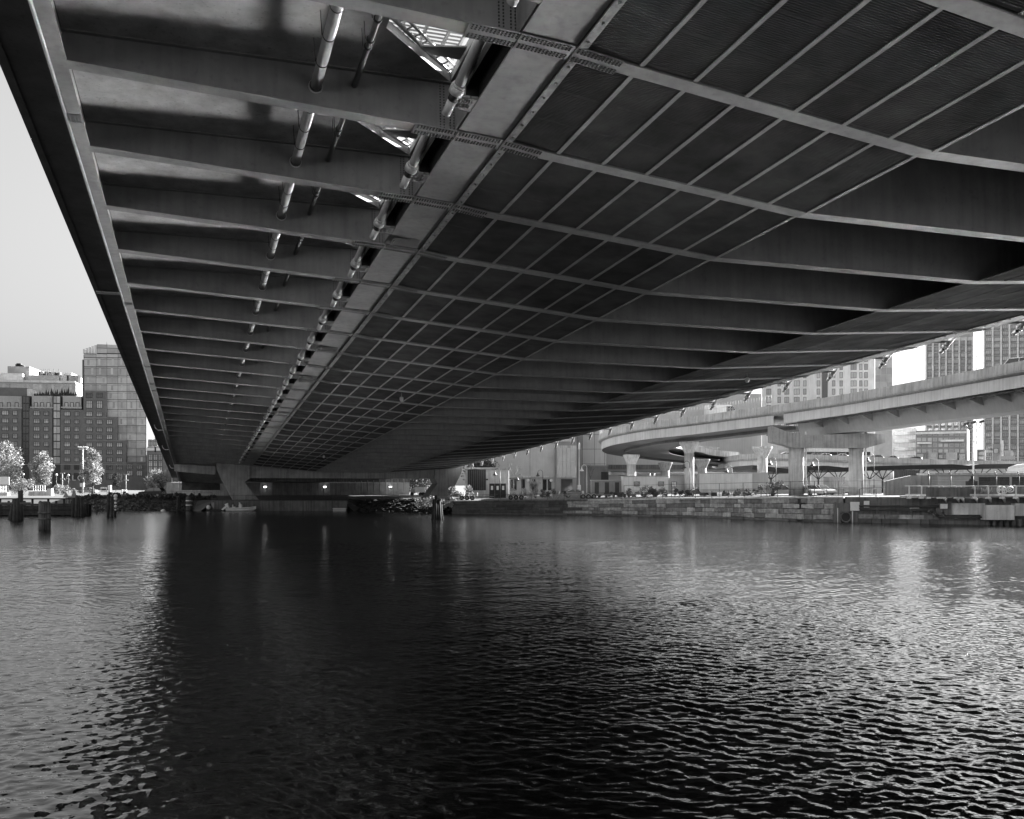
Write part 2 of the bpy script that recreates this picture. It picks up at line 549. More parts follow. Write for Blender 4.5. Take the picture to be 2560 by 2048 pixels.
LN = B().box(7.42, 7.80, .38, 3.5, .32, .36).box(7.41, 7.43, .38, 3.5, zc(7.6, 40) + .25, .32).box(7.41, 7.80, 3.48, 3.52, zc(7.6, 40) + .02, .36).box(7.78, 7.815, .38, 3.5, zc(7.8, 40) + .012, .36).mesh('slot_shade')  # black plates stand in for the shade inside the slot beside each tube
for side in (0, 1):
    t, c, k, e = anchor(side)
    for n in range(N0 + 1, N1 - 1):
        a = ob('anchor_tube', t, M['pipe'], bridge, (0, sn(n), 0))
        ob('collar', c, M['pipe'], a); ob('neck', k, M['dark_metal'], a); ob('end_cap', e, M['cap_white'], a)
        if side == 0: ob('slot_shade', LN, M['black'], a)

# open gratings over the pierced strip
sk = B()
for k in range(26):
    y = .5 + k * .21
    sk.box(5.0, 7.7, y - .012, y + .012, 0.0, .05)
for x in (5.05, 5.75, 6.45, 7.15, 7.65):
    sk.box(x - .035, x + .035, .3, SP, -.12, -.002)
sk = sk.mesh('roof_grating')
fr = B()
a0, a1 = Vector((5.0, 3.1, -.12)), Vector((7.7, 6.15, -.12))
fr.tube(a0, a1, .07, n=6); fr.tube(a0 + Vector((.22, -.12, .1)), a1 + Vector((.22, -.12, .1)), .05, n=6)
for k in range(9):
    q = a0.lerp(a1, (k + .5) / 9); fr.tube(q, q + Vector((.22, -.12, .1)), .03, n=5)
fr = fr.mesh('grating_frame')
pl = B().hexa([(6.3, 4.4, -.3), (7.8, 4.0, -.3), (7.8, 4.9, -.28), (6.6, 4.8, -.28), (6.3, 4.4, -.25), (7.8, 4.0, -.25), (7.8, 4.9, -.23), (6.6, 4.8, -.23)]).mesh('baffle_plate')
for n in range(-2, 12):
    o = ob('roof_grating', sk, M['grey_metal'], bridge, (0, sn(n), SLAB + .75))
    ob('grating_frame', fr, M['grey_metal'], o, (0, 0, -.3))
    ob('baffle_plate', pl, M['steel'], o, (0, 0, -.3))

# drain pipes slung between the beams
dp = B().tube((3.43, .05, .72), (3.43, SP - .05, .72), .165, n=16)
dp = dp.mesh('drain_pipe')
dr = B()
for y in (1.5, 3.0, 4.5):
    dr.tube((3.43, y - .02, .72), (3.43, y + .02, .72), .178, n=16)
    dr.tube((3.24, y, .72), (3.20, y, SLAB), .012, n=5)
dr.tube((3.43, SP - .14, .72), (3.43, SP - .03, .72), .185, n=16)
dr = dr.mesh('pipe_clamp')
ring = B().tube((3.43, SP - .05, .72), (3.43, SP - .02, .72), .225, n=18).mesh('wall_sleeve')
sp_ = B().tube((4.60, .05, .9), (4.60, SP - .05, .9), .085, n=12).mesh('conduit_pipe')
sr = B()
for y in (2.1, 3.2, 3.6):
    sr.tube((4.60, y - .03, .9), (4.60, y + .03, .9), .12, n=10)
    sr.tube((4.45, y, .9), (4.42, y, SLAB), .012, n=5)
    sr.tube((4.72, y, .9), (4.78, y, SLAB), .012, n=5)
sr = sr.mesh('pipe_clamp')
for n in range(N0, N2 - 1):
    o = ob('drain_pipe', dp, M['pipe'], bridge, (0, sn(n), 0))
    ob('pipe_clamp', dr, M['dark_metal'], o); ob('wall_sleeve', ring, M['white_paint'], o)
    if n < 14:
        o = ob('conduit_pipe', sp_, M['grey_metal'], bridge, (0, sn(n), 0))
        ob('pipe_clamp', sr, M['dark_metal'], o)

# ribbed soffit panels between the beams, with the bars that carry them
PW = 1.44
def ribbed():
    b = B(); y = .34; pts = []
    n = 0
    while y < SP - .42:
        pts += [(y, 0), (y + .042, 0), (y + .048, .022), (y + .078, .022)]
        y += .084; n += 1
        if n in (21, 42): y += .03
    pts.append((SP - .34, 0))
    vs_ = [(-PW / 2, a, z) for a, z in pts] + [(PW / 2, a, z) for a, z in pts]
    k = len(pts)
    b.add(vs_, [(i, i + 1, k + i + 1, k + i) for i in range(k - 1)])
    return b.mesh('soffit_panel')
RP = ribbed()
if True:
    strips_l = [9.58 + i * (20.62 - 9.58) / 7 for i in range(8)]
    strips_r = [34.28 + i * (45.3 - 34.28) / 7 for i in range(8)]
    rest = B(); cnt = 0
    bar = B().box(-.065, .065, .28, SP - .28, -.02, .02).mesh('soffit_bar'); bard = bar.copy()
    for n in range(N0, N1):
        s = sn(n) + SP / 2
        for si, st in enumerate((strips_l, strips_r)):
            for i in range(7):
                x0, x1 = st[i], st[i + 1]
                z0, z1 = zc(x0, s), zc(x1, s)
                ang = -math.atan2(z1 - z0, x1 - x0)
                mw = Matrix.Translation(((x0 + x1) / 2, sn(n), (z0 + z1) / 2 + .012)) @ Matrix.Rotation(ang, 4, 'Y') @ Matrix.Scale((x1 - x0) / PW, 4, (1, 0, 0))
                if si == 0 or n < 12:
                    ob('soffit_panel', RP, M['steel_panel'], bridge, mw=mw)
                else:
                    e = [mw @ Vector(p) for p in ((-PW / 2, .34, 0), (PW / 2, .34, 0), (PW / 2, SP - .34, 0), (-PW / 2, SP - .34, 0))]
                    rest.quad(*e)
            for i in range(0 if si else 1, 8 if si == 0 else 7):
                x = st[i]; z = zc(x, s)
                ang = -math.atan2(zc(x + .1, s) - zc(x - .1, s), .2)
                if si == 0 or n < 4:
                    ob('soffit_bar', bard if si else bar, M['steel_panel'] if si else M['steel'], bridge, mw=Matrix.Translation((x, sn(n), z + .01)) @ Matrix.Rotation(ang, 4, 'Y'))
                else:
                    rest.box(x - .03, x + .03, sn(n) + .28, sn(n) + SP - .28, z - .004, z + .01)
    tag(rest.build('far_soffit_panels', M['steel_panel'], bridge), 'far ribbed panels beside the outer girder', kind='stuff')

# ------------------------------------------------------------------ more materials
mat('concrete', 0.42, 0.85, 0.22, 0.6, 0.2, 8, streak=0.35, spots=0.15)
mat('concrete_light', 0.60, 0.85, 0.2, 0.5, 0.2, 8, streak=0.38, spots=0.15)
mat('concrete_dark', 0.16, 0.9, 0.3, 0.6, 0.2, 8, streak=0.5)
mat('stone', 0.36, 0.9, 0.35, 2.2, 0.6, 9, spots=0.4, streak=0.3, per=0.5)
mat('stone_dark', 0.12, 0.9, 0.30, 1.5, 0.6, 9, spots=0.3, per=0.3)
mat('asphalt', 0.10, 0.95, 0.3, 0.15)
mat('soil', 0.06, 0.95, 0.5, 0.8, 0.8, 5)
mat('rock', 0.02, 0.95, 0.5, 1.2, 0.8, 4, per=0.4)
mat('timber', 0.035, 0.9, 0.5, 1.5, 0.6, 12, streak=0.5, per=0.3)
mat('timber_grey', 0.10, 0.9, 0.4, 1.5, 0.6, 12, streak=0.5, per=0.35)
mat('brick_dark', 0.18, 0.9, 0.15, 0.5, streak=0.08)
mat('brick_mid', 0.28, 0.9, 0.15, 0.3, streak=0.08)
mat('brick_pale', 0.52, 0.9, 0.12, 0.3, streak=0.1)
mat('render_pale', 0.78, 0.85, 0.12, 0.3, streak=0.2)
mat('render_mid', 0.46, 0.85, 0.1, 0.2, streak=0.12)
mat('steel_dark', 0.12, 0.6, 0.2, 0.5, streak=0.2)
mat('frame_dark', 0.05, 0.6, 0.1, 1)
mat('frame_pale', 0.45, 0.6, 0.1, 1)
glass('glass_pane', 0.42, 0.08, 0.35)
glass('glass_wall', 0.42, 0.06, 0.32)
glass('glass_dark', 0.035, 0.06, 0.5)
glass('car_glass', 0.02, 0.04, 0.0)
mat('car_white', 0.65, 0.25, 0.03, 1); mat('car_dark', 0.012, 0.25, 0.05, 1, spec=0.3); mat('car_grey', 0.28, 0.25, 0.05, 1)
mat('tyre', 0.025, 0.8, 0.1, 3)
mat('leaf_pale', 0.38, 0.8, 0.6, 0.5); mat('leaf_mid', 0.07, 0.8, 0.35, 0.8); mat('leaf_dark', 0.05, 0.8, 0.35, 0.8)
mat('bark', 0.08, 0.9, 0.3, 3); mat('bark_pale', 0.30, 0.9, 0.3, 3)
mat('corrugated', 0.30, 0.5, 0.15, 0.6, streak=0.2)
emit('lamp_glow', 1.6)

# ------------------------------------------------------------------ the banks
PX = [-900, 535, 860, 1130, 1400, 1740, 2000, 2560, 4200]
def gz(px): return float(np.interp(px, [-900, 300, 535, 860, 1130, 1400, 1740, 2000, 2560], [2.4, 2.4, 1.8, 1.8, 2.0, 2.3, 2.76, 3.1, 3.3]))
def shore(px): return float(np.interp(px, PX, [163, 167, 168, 150, 143.7, 133, 118.7, 107, 85]))
def pxof(X, Y): return HX + X / Y * FOC
def gxy(X, Y): return gz(pxof(X, Y))
def make_ground():
    cols = sorted(set(list(range(-900, 4201, 60)) + [535, 860, 1130, 2000, 2560]))
    V = []; F = []
    prof = []
    for px in cols:
        y0 = shore(px)
        if px < 535 or 860 < px < 1130:
            rows = [(y0 - 3, -1.0), (y0 + 3, .5), (y0 + 9, gz(px) * .85), (y0 + 14, gz(px))]
        else:
            rows = [(y0 + .5, gz(px) - .25), (y0 + .7, gz(px) - .02), (y0 + 6, gz(px)), (y0 + 14, gz(px))]
        rows += [(y0 + d, gz(px)) for d in (40, 90, 180, 320, 700, 2500)]
        prof.append(rows)
    for px, rows in zip(cols, prof):
        for y, z in rows:
            V.append((xat(px, y), y, z))
    k = len(prof[0])
    for i in range(len(cols) - 1):
        for j in range(k - 1):
            F.append((i * k + j, (i + 1) * k + j, (i + 1) * k + j + 1, i * k + j + 1))
    b = B().add(V, F)
    tag(b.build('ground', M['asphalt']), 'far bank ground of asphalt and gravel beyond the water', None, None, 'structure')
make_ground()
# near bank under the camera and unseen blocks behind it, added to cut sky light
b = B().add([(-260, 3.2, 3.0), (260, 3.2, 3.0), (260, -300, 3.0), (-260, -300, 3.0), (-260, 3.2, -1), (260, 3.2, -1)], [(0, 3, 2, 1), (4, 0, 1, 5)])
tag(b.build('near_bank', M['asphalt']), 'near bank pavement under the camera', None, None, 'structure')
for x0_, x1_, h_, lab in ((-150, -62, 17, 'unseen brick block added behind the camera to cut sky light, left end'), (-58, 20, 21, 'unseen brick block added behind the camera to cut sky light, middle'), (24, 120, 18, 'unseen brick block added behind the camera to cut sky light, right end')):
    nb_ = thing('sky_blocker', lab, 'building', (x0_, -62, 3.0))
    B().box(0, x1_ - x0_, 0, 18, 0, h_).build('wall', M['brick_dark'], nb_)
    B().box(-.3, x1_ - x0_ + .3, -.3, 18.3, h_, h_ + .5).build('roof', M['concrete_dark'], nb_)

def rubble(name, label, pts, n, smin, smax, m):
    """loose stones on a slope, one mass"""
    b = B()
    for _ in range(n):
        c = pts()
        r = random.uniform(smin, smax)
        ang = random.random() * 6.28
        vs_ = []
        for dx, dy, dz in ((-1, -1, -1), (1, -1, -1), (1, 1, -1), (-1, 1, -1), (-.7, -.7, 1), (.7, -.7, 1), (.7, .7, 1), (-.7, .7, 1)):
            j = lambda: random.uniform(.6, 1.25)
            x, y = dx * r * j(), dy * r * .8 * j()
            vs_.append((c[0] + x * math.cos(ang) - y * math.sin(ang), c[1] + x * math.sin(ang) + y * math.cos(ang), c[2] + dz * r * .5 * j()))
        b.hexa(vs_)
    return tag(b.build(name, m), label, None, None, 'stuff')
def on_bank(p0, p1):
    def f():
        px = random.uniform(p0, p1); d = random.random() * 13 - 1
        y = shore(px) + d
        return (xat(px, y), y, float(np.interp(d, [-3, 3, 9, 14], [-1, .5, gz(px) * .85, gz(px)])) + .05)
    return f
rubble('bank_rubble', 'dark broken stone on the bank under the bridge end', on_bank(870, 1150), 700, .25, .7, M['rock'])
rubble('bank_rubble', 'dark stones along the overgrown bank beside the timber dock', on_bank(180, 540), 700, .1, .3, M['rock'])

# ------------------------------------------------------------------ foliage
def leaf_mesh(name, centers, n, size, rnd, squash=1.0):
    """leaf quads scattered in clumps"""
    per = max(1, n // len(centers))
    V = []; F = []
    for c, r in centers:
        for _ in range(per):
            d = Vector((rnd.gauss(0, 1), rnd.gauss(0, 1), rnd.gauss(0, 1) * squash))
            d = d.normalized() * r * (rnd.random() ** .45)
            p = Vector(c) + d
            a = Vector((rnd.uniform(-1, 1), rnd.uniform(-1, 1), rnd.uniform(-1, 1))).normalized()
            bq = a.orthogonal().normalized()
            s_ = size * rnd.uniform(.6, 1.4)
            k = len(V)
            V += [p - a * s_, p - bq * s_ * .55, p + a * s_, p + bq * s_ * .55]
            F.append((k, k + 1, k + 2, k + 3))
    me = bpy.data.meshes.new(name)
    me.from_pydata([tuple(v) for v in V], [], F)
    return me

def tree(name, label, x, y, h, w, m, trunk_h=.25, n=3600, leaf=.2, seed=1, group=None, bark='bark', narrow=1.0, zb=None):
    rnd = random.Random(seed)
    t = thing(name, label, 'tree', (x, y, gxy(x, y) if zb is None else zb), 0, group)
    b = B()
    th = h * trunk_h
    b.tube((0, 0, -.1), (0, 0, th), h * .022, h * .016, 8)
    b.tube((0, 0, th), (rnd.uniform(-.1, .1) * w, 0, h * .85), h * .016, h * .004, 7)
    cs = []
    for k in range(16):
        a = k * 2.4 + rnd.random(); z = th + (h - th) * (.08 + .84 * k / 16)
        f = math.sin(math.pi * min(1, max(.12, (z - th * .7) / (h - th * .6)) ** .8)) * narrow
        rr = w * .5 * max(.3, f) * rnd.uniform(.65, 1.0)
        e = (math.cos(a) * rr * .8, math.sin(a) * rr * .8, z + rnd.uniform(.05, .12) * h)
        b.tube((0, 0, max(th * .8, z - h * .12)), e, h * .008, h * .003, 5, False)
        cs.append((e, w * rnd.uniform(.15, .25)))
        cs.append(((e[0] * .5, e[1] * .5, e[2] + rnd.uniform(-.06, .08) * h), w * rnd.uniform(.14, .22)))
    b.build('trunk', M[bark], t)
    ob('crown', leaf_mesh('crown', cs, n, leaf, rnd), M[m], t)
    return t

def shrub(name, label, x, y, w, h, m, n=1200, leaf=.12, seed=1, group=None, zb=None):
    rnd = random.Random(seed)
    t = thing(name, label, 'shrub', (x, y, gxy(x, y) if zb is None else zb), 0, group)
    cs = []; b = B()
    for k in range(12):
        e = (rnd.uniform(-.42, .42) * w, rnd.uniform(-.3, .3) * w, h * rnd.uniform(.3, .82))
        b.tube((e[0] * .2, e[1] * .2, -.1), e, .03, .012, 5, False)
        cs.append((e, min(w, h) * rnd.uniform(.16, .3)))
    b.build('stems', M['bark'], t)
    ob('foliage', leaf_mesh('foliage', cs, n, leaf, rnd), M[m], t)
    return t

def bare_tree(name, label, x, y, h, m='bark_pale', seed=1, group=None):
    rnd = random.Random(seed)
    t = thing(name, label, 'tree', (x, y, gxy(x, y)), 0, group)
    b = B()
    b.tube((0, 0, -.1), (0, 0, h * .35), .12, .08, 7)
    br = B()
    def grow(p, d, l, r, lev):
        q = p + d * l
        br.tube(p, q, r, r * .6, 5, False)
        if lev == 0: return
        for _ in range(3):
            nd = (d + Vector((rnd.uniform(-.7, .7), rnd.uniform(-.7, .7), rnd.uniform(-.1, .5)))).normalized()
            grow(p.lerp(q, rnd.uniform(.5, 1)), nd, l * .68, r * .55, lev - 1)
    grow(Vector((0, 0, h * .3)), Vector((0, 0, 1)), h * .3, .07, 4)
    b.build('trunk', M[m], t); br.build('branches', M[m], t)
    return t

# ------------------------------------------------------------------ facades
class Fac:
    """a facade plane: x along the front, y into the building"""
    def __init__(self, px, Y, ang=0.0, zg=None):
        self.X, self.Y, self.a = xat(px, Y), Y, R(ang)
        self.zg = gz(px) if zg is None else zg
    def loc(self): return (self.X, self.Y, self.zg)
    def l(self, px):
        k = (px - HX) / FOC
        return (k * self.Y - self.X) / (math.cos(self.a) - k * math.sin(self.a))
    def P(self, px, py):
        l = self.l(px); y = self.Y + l * math.sin(self.a)
        return l, EYE - (py - HY) / FOC * y - self.zg
WM = {}
def win_mesh(w, h, nx, ny, fr, dep=.1):
    k = (round(w, 2), round(h, 2), nx, ny, fr)
    if k not in WM:
        b = B()
        b.box(-w / 2, w / 2, -dep, 0, -h / 2, -h / 2 + fr); b.box(-w / 2, w / 2, -dep, 0, h / 2 - fr, h / 2)
        b.box(-w / 2, -w / 2 + fr, -dep, 0, -h / 2 + fr, h / 2 - fr); b.box(w / 2 - fr, w / 2, -dep, 0, -h / 2 + fr, h / 2 - fr)
        for i in range(1, nx):
            x = -w / 2 + w * i / nx; b.box(x - fr * .35, x + fr * .35, -dep * .9, 0, -h / 2 + fr, h / 2 - fr)
        for i in range(1, ny):
            z = -h / 2 + h * i / ny if ny > 2 else h * .18
            b.box(-w / 2 + fr, w / 2 - fr, -dep * .85, 0, z - fr * .35, z + fr * .35)
        p = B().box(-w / 2 + fr * .6, w / 2 - fr * .6, -dep * .5, -.002, -h / 2 + fr * .6, h / 2 - fr * .6)
        WM[k] = (b.mesh('window'), p.mesh('pane'))
    return WM[k]
def window(root, l, z, w, h, nx=2, ny=2, fr=.09, fm='frame_dark', gm='glass_pane', y=0.0, sub=True, rz=0.0):
    f, p = win_mesh(w, h, nx, ny, fr)
    if sub:
        o = ob('window', f, M[fm], root, (l, y, z), (0, 0, rz)); ob('pane', p, M[gm], o)
    else:
        o = ob('window', p, M[gm], root, (l, y - .02, z), (0, 0, rz))
    return o
def grid_windows(root, fac, xs, ys, w, h, **k):
    y = k.pop('yoff', 0.0)
    for py in ys:
        for px in xs:
            l, z = fac.P(px, py)
            window(root, l, z, w, h, y=y, **k)

# ------------------------------------------------------------------ pier, abutment and the roadway beyond
UH = Vector((SV.x, SV.y, 0)).normalized()
def st(s, t, z=0.0): return Vector((UH.x * s + TV.x * t, UH.y * s + TV.y * t, z))
def onS(s, px, py):
    k = (px - HX) / FOC
    Y = s / (UH.x * k + UH.y)
    t = TV.x * k * Y + TV.y * Y
    return t, EYE - (py - HY) / FOC * Y
BANG = math.atan2(TV.y, TV.x)
def st_thing(name, label, cat, s):
    p = st(s, 0, 0)
    return thing(name, label, cat, p, BANG)
pier = st_thing('bridge_pier', 'concrete bridge pier with slanting legs and long cap beam', 'pier', 179.0)
def pier_part(name, pxs, d0, d1, m='concrete'):
    b = B(); poly = [onS(179.0, *p) for p in pxs]
    b.prism_y(poly, d0, d1)
    return b.build(name, M[m], pier)
pier_part('cap_beam', [(626, 1195.5), (1084, 1197), (1119, 1160), (545, 1150)], 0, 4)
lg = pier_part('leg', [(577, 1240), (590, 1262), (660, 1262), (649, 1252), (611, 1206), (625.5, 1195), (624, 1150), (540, 1150), (541, 1173)], -.4, 4.4)
pier_part('leg', [(1052, 1262), (1120, 1262), (1126, 1238), (1138, 1211), (1151, 1185), (1160, 1150), (1086, 1155), (1085.5, 1197), (1093, 1209), (1062, 1250)], -.4, 4.4)
pier_part('bracket_beam', [(436, 1178.5), (538, 1187), (540, 1166), (436, 1160)], .6, 3.4)
b = B()
b.hexa([(-6, 0, 5.0), (26, 0, 5.0), (26, 72, 5.0), (-6, 72, 5.0), (-6, 0, 9), (26, 0, 9), (26, 72, 9), (-6, 72, 9)])
b.hexa([(26.002, 0, 5.0), (47, 0, 6.6), (47, 72, 6.6), (26.002, 72, 5.0), (26.002, 0, 9), (47, 0, 9), (47, 72, 9), (26.002, 72, 9)])
t_ = st_thing('approach_deck', 'dark concrete approach deck behind the bridge pier', 'bridge deck', 184.5)
b = B()
b.hexa([(7.8, 0, 5.3), (26, 0, 5.1), (26, 66, 5.1), (7.8, 66, 5.3), (7.8, 0, 8.3), (26, 0, 8.3), (26, 66, 8.3), (7.8, 66, 8.3)])
b.hexa([(26.002, 0, 5.1), (47, 0, 6.4), (47, 66, 6.4), (26.002, 66, 5.1), (26.002, 0, 8.3), (47, 0, 8.3), (47, 66, 8.3), (26.002, 66, 8.3)])
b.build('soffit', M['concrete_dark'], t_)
# diaphragm closing the side roadway
b = B(); d = zc(0, 200)
b.box(-3.3, 5.6, sn(N2) + 2.4, sn(N2) + 3.0, -1.6, SLAB - .01)
b.build('end_diaphragm', M['steel_panel'], bridge)
aw = st_thing('abutment_wall', 'tall ribbed concrete abutment wall under the bridge', 'wall', 250.0)
t0, _ = onS(250, 412, 1212); t1, _ = onS(250, 1018, 1212)
k = 0; t = t0
pmw = B().box(.16, 1.60, 0, .5, 0, 5.6).mesh('wall_panel')
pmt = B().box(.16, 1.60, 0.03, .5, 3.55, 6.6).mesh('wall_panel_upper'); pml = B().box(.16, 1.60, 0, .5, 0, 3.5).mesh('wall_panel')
rbm = B().box(0, .155, -.22, .5, 1.2, 6.6).box(-.02, .175, -.1, .5, 0, 1.2).mesh('rib')
while t < t1:
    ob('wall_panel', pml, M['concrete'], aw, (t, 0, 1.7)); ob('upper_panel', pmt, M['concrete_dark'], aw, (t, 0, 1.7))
    ob('rib', rbm, M['concrete'], aw, (t, 0, 1.7))
    t += 1.62
for i, (px, w) in enumerate(((663, 'leftmost'), (812, 'middle'), (976, 'rightmost'))):
    t, z = onS(249.6, px, 1217.5)
    q = thing('wall_light', 'glowing white wall light on ribbed abutment, %s of three' % w, 'lamp', st(249.6, t, z), BANG, 'lights on the abutment wall')
    B().box(-.42, .42, .02, .14, -.2, .2).build('housing', M['dark_metal'], q)
    B().box(-.34, .34, -.14, .019, -.14, .16).build('diffuser', M['lamp_glow'], q)
# low quay wall in front of the pier
def wall_line(px0, px1, step):
    out = []
    n = max(1, int((px1 - px0) / step))
    for i in range(n + 1):
        px = px0 + (px1 - px0) * i / n
        y = shore(px); out.append((Vector((xat(px, y), y, 0)), gz(px)))
    return out
def quay(name, label, px0, px1, m, top=0.0, thick=.6, step=40, z0=-1.0):
    q = thing(name, label, 'wall', (0, 0, 0))
    L_ = wall_line(px0, px1, step)
    for (p, za), (r, zb) in zip(L_[:-1], L_[1:]):
        d = (r - p).normalized(); nrm = Vector((-d.y, d.x, 0))
        e = d * .015
        b = B(); p2, r2 = p + e, r - e
        b.hexa([(p2.x, p2.y, z0), (r2.x, r2.y, z0), (r2 + nrm * thick)[:2] + (z0,), (p2 + nrm * thick)[:2] + (z0,),
                (p2.x, p2.y, za + top), (r2.x, r2.y, zb + top), (r2 + nrm * thick)[:2] + (zb + top,), (p2 + nrm * thick)[:2] + (za + top,)])
        b.build('wall_panel', M[m], q)
    return q
quay('quay_wall', 'low stained concrete quay wall in front of the pier', 528, 868, 'concrete_dark', step=34)

# ------------------------------------------------------------------ stone seawall
def seawall():
    q = thing('seawall', 'long seawall of rough granite blocks along the far bank', 'wall', (0, 0, 0))
    L_ = wall_line(1130, 2110, 10)
    # arc length
    P = [p for p, _ in L_]; Z = [z for _, z in L_]
    S = [0]
    for a, c in zip(P[:-1], P[1:]): S.append(S[-1] + (c - a).length)
    S = np.array(S); PXx = np.array([p.x for p in P]); PYy = np.array([p.y for p in P]); Zz = np.array(Z)
    def pt(s, off=0.0):
        x, y = np.interp(s, S, PXx), np.interp(s, S, PYy)
        x2, y2 = np.interp(min(s + .3, S[-1]), S, PXx), np.interp(min(s + .3, S[-1]), S, PYy)
        x1, y1 = np.interp(max(s - .3, 0), S, PXx), np.interp(max(s - .3, 0), S, PYy)
        d = Vector((x2 - x1, y2 - y1, 0)).normalized(); nrm = Vector((d.y, -d.x, 0))
        return Vector((x, y, 0)) + nrm * off
    core = B()
    for i in range(0, len(P) - 1):
        a, c = P[i], P[i + 1]
        core.hexa([(a.x, a.y + .12, -1), (c.x, c.y + .12, -1), (c.x, c.y + 1, -1), (a.x, a.y + 1, -1), (a.x, a.y + .12, Z[i] - .2), (c.x, c.y + .12, Z[i + 1] - .2), (c.x, c.y + 1, Z[i + 1] - .2), (a.x, a.y + 1, Z[i + 1] - .2)])
    core.build('core', M['black'], q)
    rnd = random.Random(5)
    dark_s = float(np.interp(xat(1405, shore(1405)), PXx, S))  # left of here the shadow is put into darker stone and coping
    def block(s0, s1, f0, f1, m, prot, name='block'):
        g = .018
        a0, a1 = pt(s0 + g, prot + rnd.uniform(-.03, .05)), pt(s1 - g, prot + rnd.uniform(-.03, .05))
        b0, b1 = pt(s0 + g, -.35), pt(s1 - g, -.35)
        h0 = [np.interp(s, S, Zz) for s in (s0, s1)]
        def zz(i, f): return .25 + (h0[i] - .25 - .2) * f if f >= 0 else -.9
        za0, za1, zb0, zb1 = zz(0, f0) + .015, zz(1, f0) + .015, zz(0, f1) - .015, zz(1, f1) - .015
        j = lambda: rnd.uniform(-.03, .03)
        b = B()
        mid0, mid1 = pt(s0 * .85 + s1 * .15, prot + .06), pt(s0 * .15 + s1 * .85, prot + .06)
        ez = (zb0 - za0) * .16
        V = [a0[:2] + (za0 + j(),), a1[:2] + (za1 + j(),), b1[:2] + (za1,), b0[:2] + (za0,), a0[:2] + (zb0 + j(),), a1[:2] + (zb1 + j(),), b1[:2] + (zb1,), b0[:2] + (zb0,),
             mid0[:2] + (za0 + ez,), mid1[:2] + (za1 + ez,), mid1[:2] + (zb1 - ez,), mid0[:2] + (zb0 - ez,)]
        b.add(V, [(4, 5, 6, 7), (1, 2, 6, 5), (3, 0, 4, 7), (0, 3, 2, 1), (8, 9, 10, 11), (0, 1, 9, 8), (1, 5, 10, 9), (5, 4, 11, 10), (4, 0, 8, 11)])
        b.build(name, M[m], q)
    # footing course
    s = 0
    while s < S[-1] - .5:
        e = min(S[-1], s + rnd.uniform(2.5, 4)); block(s, e, -1, 0.0, 'stone_dark', .10, 'footing_block'); s = e
    for c in range(4):
        s = 0
        while s < S[-1] - .3:
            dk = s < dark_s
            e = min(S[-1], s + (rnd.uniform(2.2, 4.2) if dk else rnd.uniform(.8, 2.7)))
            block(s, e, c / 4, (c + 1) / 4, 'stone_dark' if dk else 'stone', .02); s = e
    s = 0
    while s < S[-1] - .3:
        e = min(S[-1], s + 4.5)
        a0, a1 = pt(s + .01, .14), pt(e - .01, .14); b0, b1 = pt(s + .01, -.6), pt(e - .01, -.6)
        z0, z1 = np.interp(s, S, Zz), np.interp(e, S, Zz)
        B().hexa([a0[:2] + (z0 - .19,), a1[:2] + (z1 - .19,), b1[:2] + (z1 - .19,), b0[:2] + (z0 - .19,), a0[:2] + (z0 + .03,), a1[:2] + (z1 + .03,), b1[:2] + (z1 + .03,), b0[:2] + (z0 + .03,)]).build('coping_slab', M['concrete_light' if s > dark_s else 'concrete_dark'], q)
        s = e
    return q
seawall()
w = quay('retaining_wall', 'stained concrete retaining wall under the cantilevered walkway', 2112, 2700, 'concrete_dark', step=75, top=-.1)
# granite courses at the foot of it
def foot_blocks(root, p0, p1):
    rnd = random.Random(9)
    for c in range(2):
        px = p0
        while px < p1:
            e = min(p1, px + rnd.uniform(22, 44))
            a, c_ = Vector((xat(px + .5, shore(px)), shore(px), 0)), Vector((xat(e - .5, shore(e)), shore(e), 0))
            b = B(); o = rnd.uniform(.12, .3)
            b.hexa([(a.x, a.y - o, -.5 if c == 0 else .52), (c_.x, c_.y - o, -.5 if c == 0 else .52), (c_.x, c_.y - .01, -.5 if c == 0 else .52), (a.x, a.y - .01, -.5 if c == 0 else .52),
                    (a.x + .03, a.y - o + .04, .5 + .5 * c), (c_.x - .03, c_.y - o + .04, .5 + .5 * c), (c_.x, c_.y - .01, .5 + .5 * c), (a.x, a.y - .01, .5 + .5 * c)])
            b.build('block', M['stone_dark' if c == 0 else 'stone'], root)
            px = e
foot_blocks(w, 2145, 2345)

# ------------------------------------------------------------------ railings
def railing(name, label, px0, px1, off, h, post_sp, m, pr=.035, bal=True, base=0.0, rails=(1.0, .12), y_at=None, group=None):
    q = thing(name, label, 'railing' if bal else 'fence', (0, 0, 0), 0, group)
    fy = y_at or (lambda px: shore(px) + off)
    X0_, X1_ = px0, px1
    n = max(2, int(abs(xat(px1, fy(px1)) - xat(px0, fy(px0))) * 1.1 / post_sp))
    P = []
    for i in range(n + 1):
        px = px0 + (px1 - px0) * i / n
        P.append(Vector((xat(px, fy(px)), fy(px), gz(px) + base)))
    for p in P:
        B().box(-pr, pr, -pr, pr, -.05, h + .03).build('post', M[m], q, p)
    for f in rails:
        b = B()
        for a, c in zip(P[:-1], P[1:]):
            b.tube(a + Vector((0, 0, h * f)), c + Vector((0, 0, h * f)), pr * .8, n=6)
        b.build('rail', M[m], q)
    if bal:
        b = B()
        for a, c in zip(P[:-1], P[1:]):
            k = max(2, int((c - a).length / .14))
            for i in range(1, k):
                p = a.lerp(c, i / k)
                b.box(p.x - .008, p.x + .008, p.y - .008, p.y + .008, p.z + h * .12, p.z + h)
        tag(b.build('balusters', M[m], q), kind='stuff')
    return q
railing('railing', 'dark metal railing on top of the granite seawall', 1000, 2190, .5, .95, 2.35, 'dark_metal')
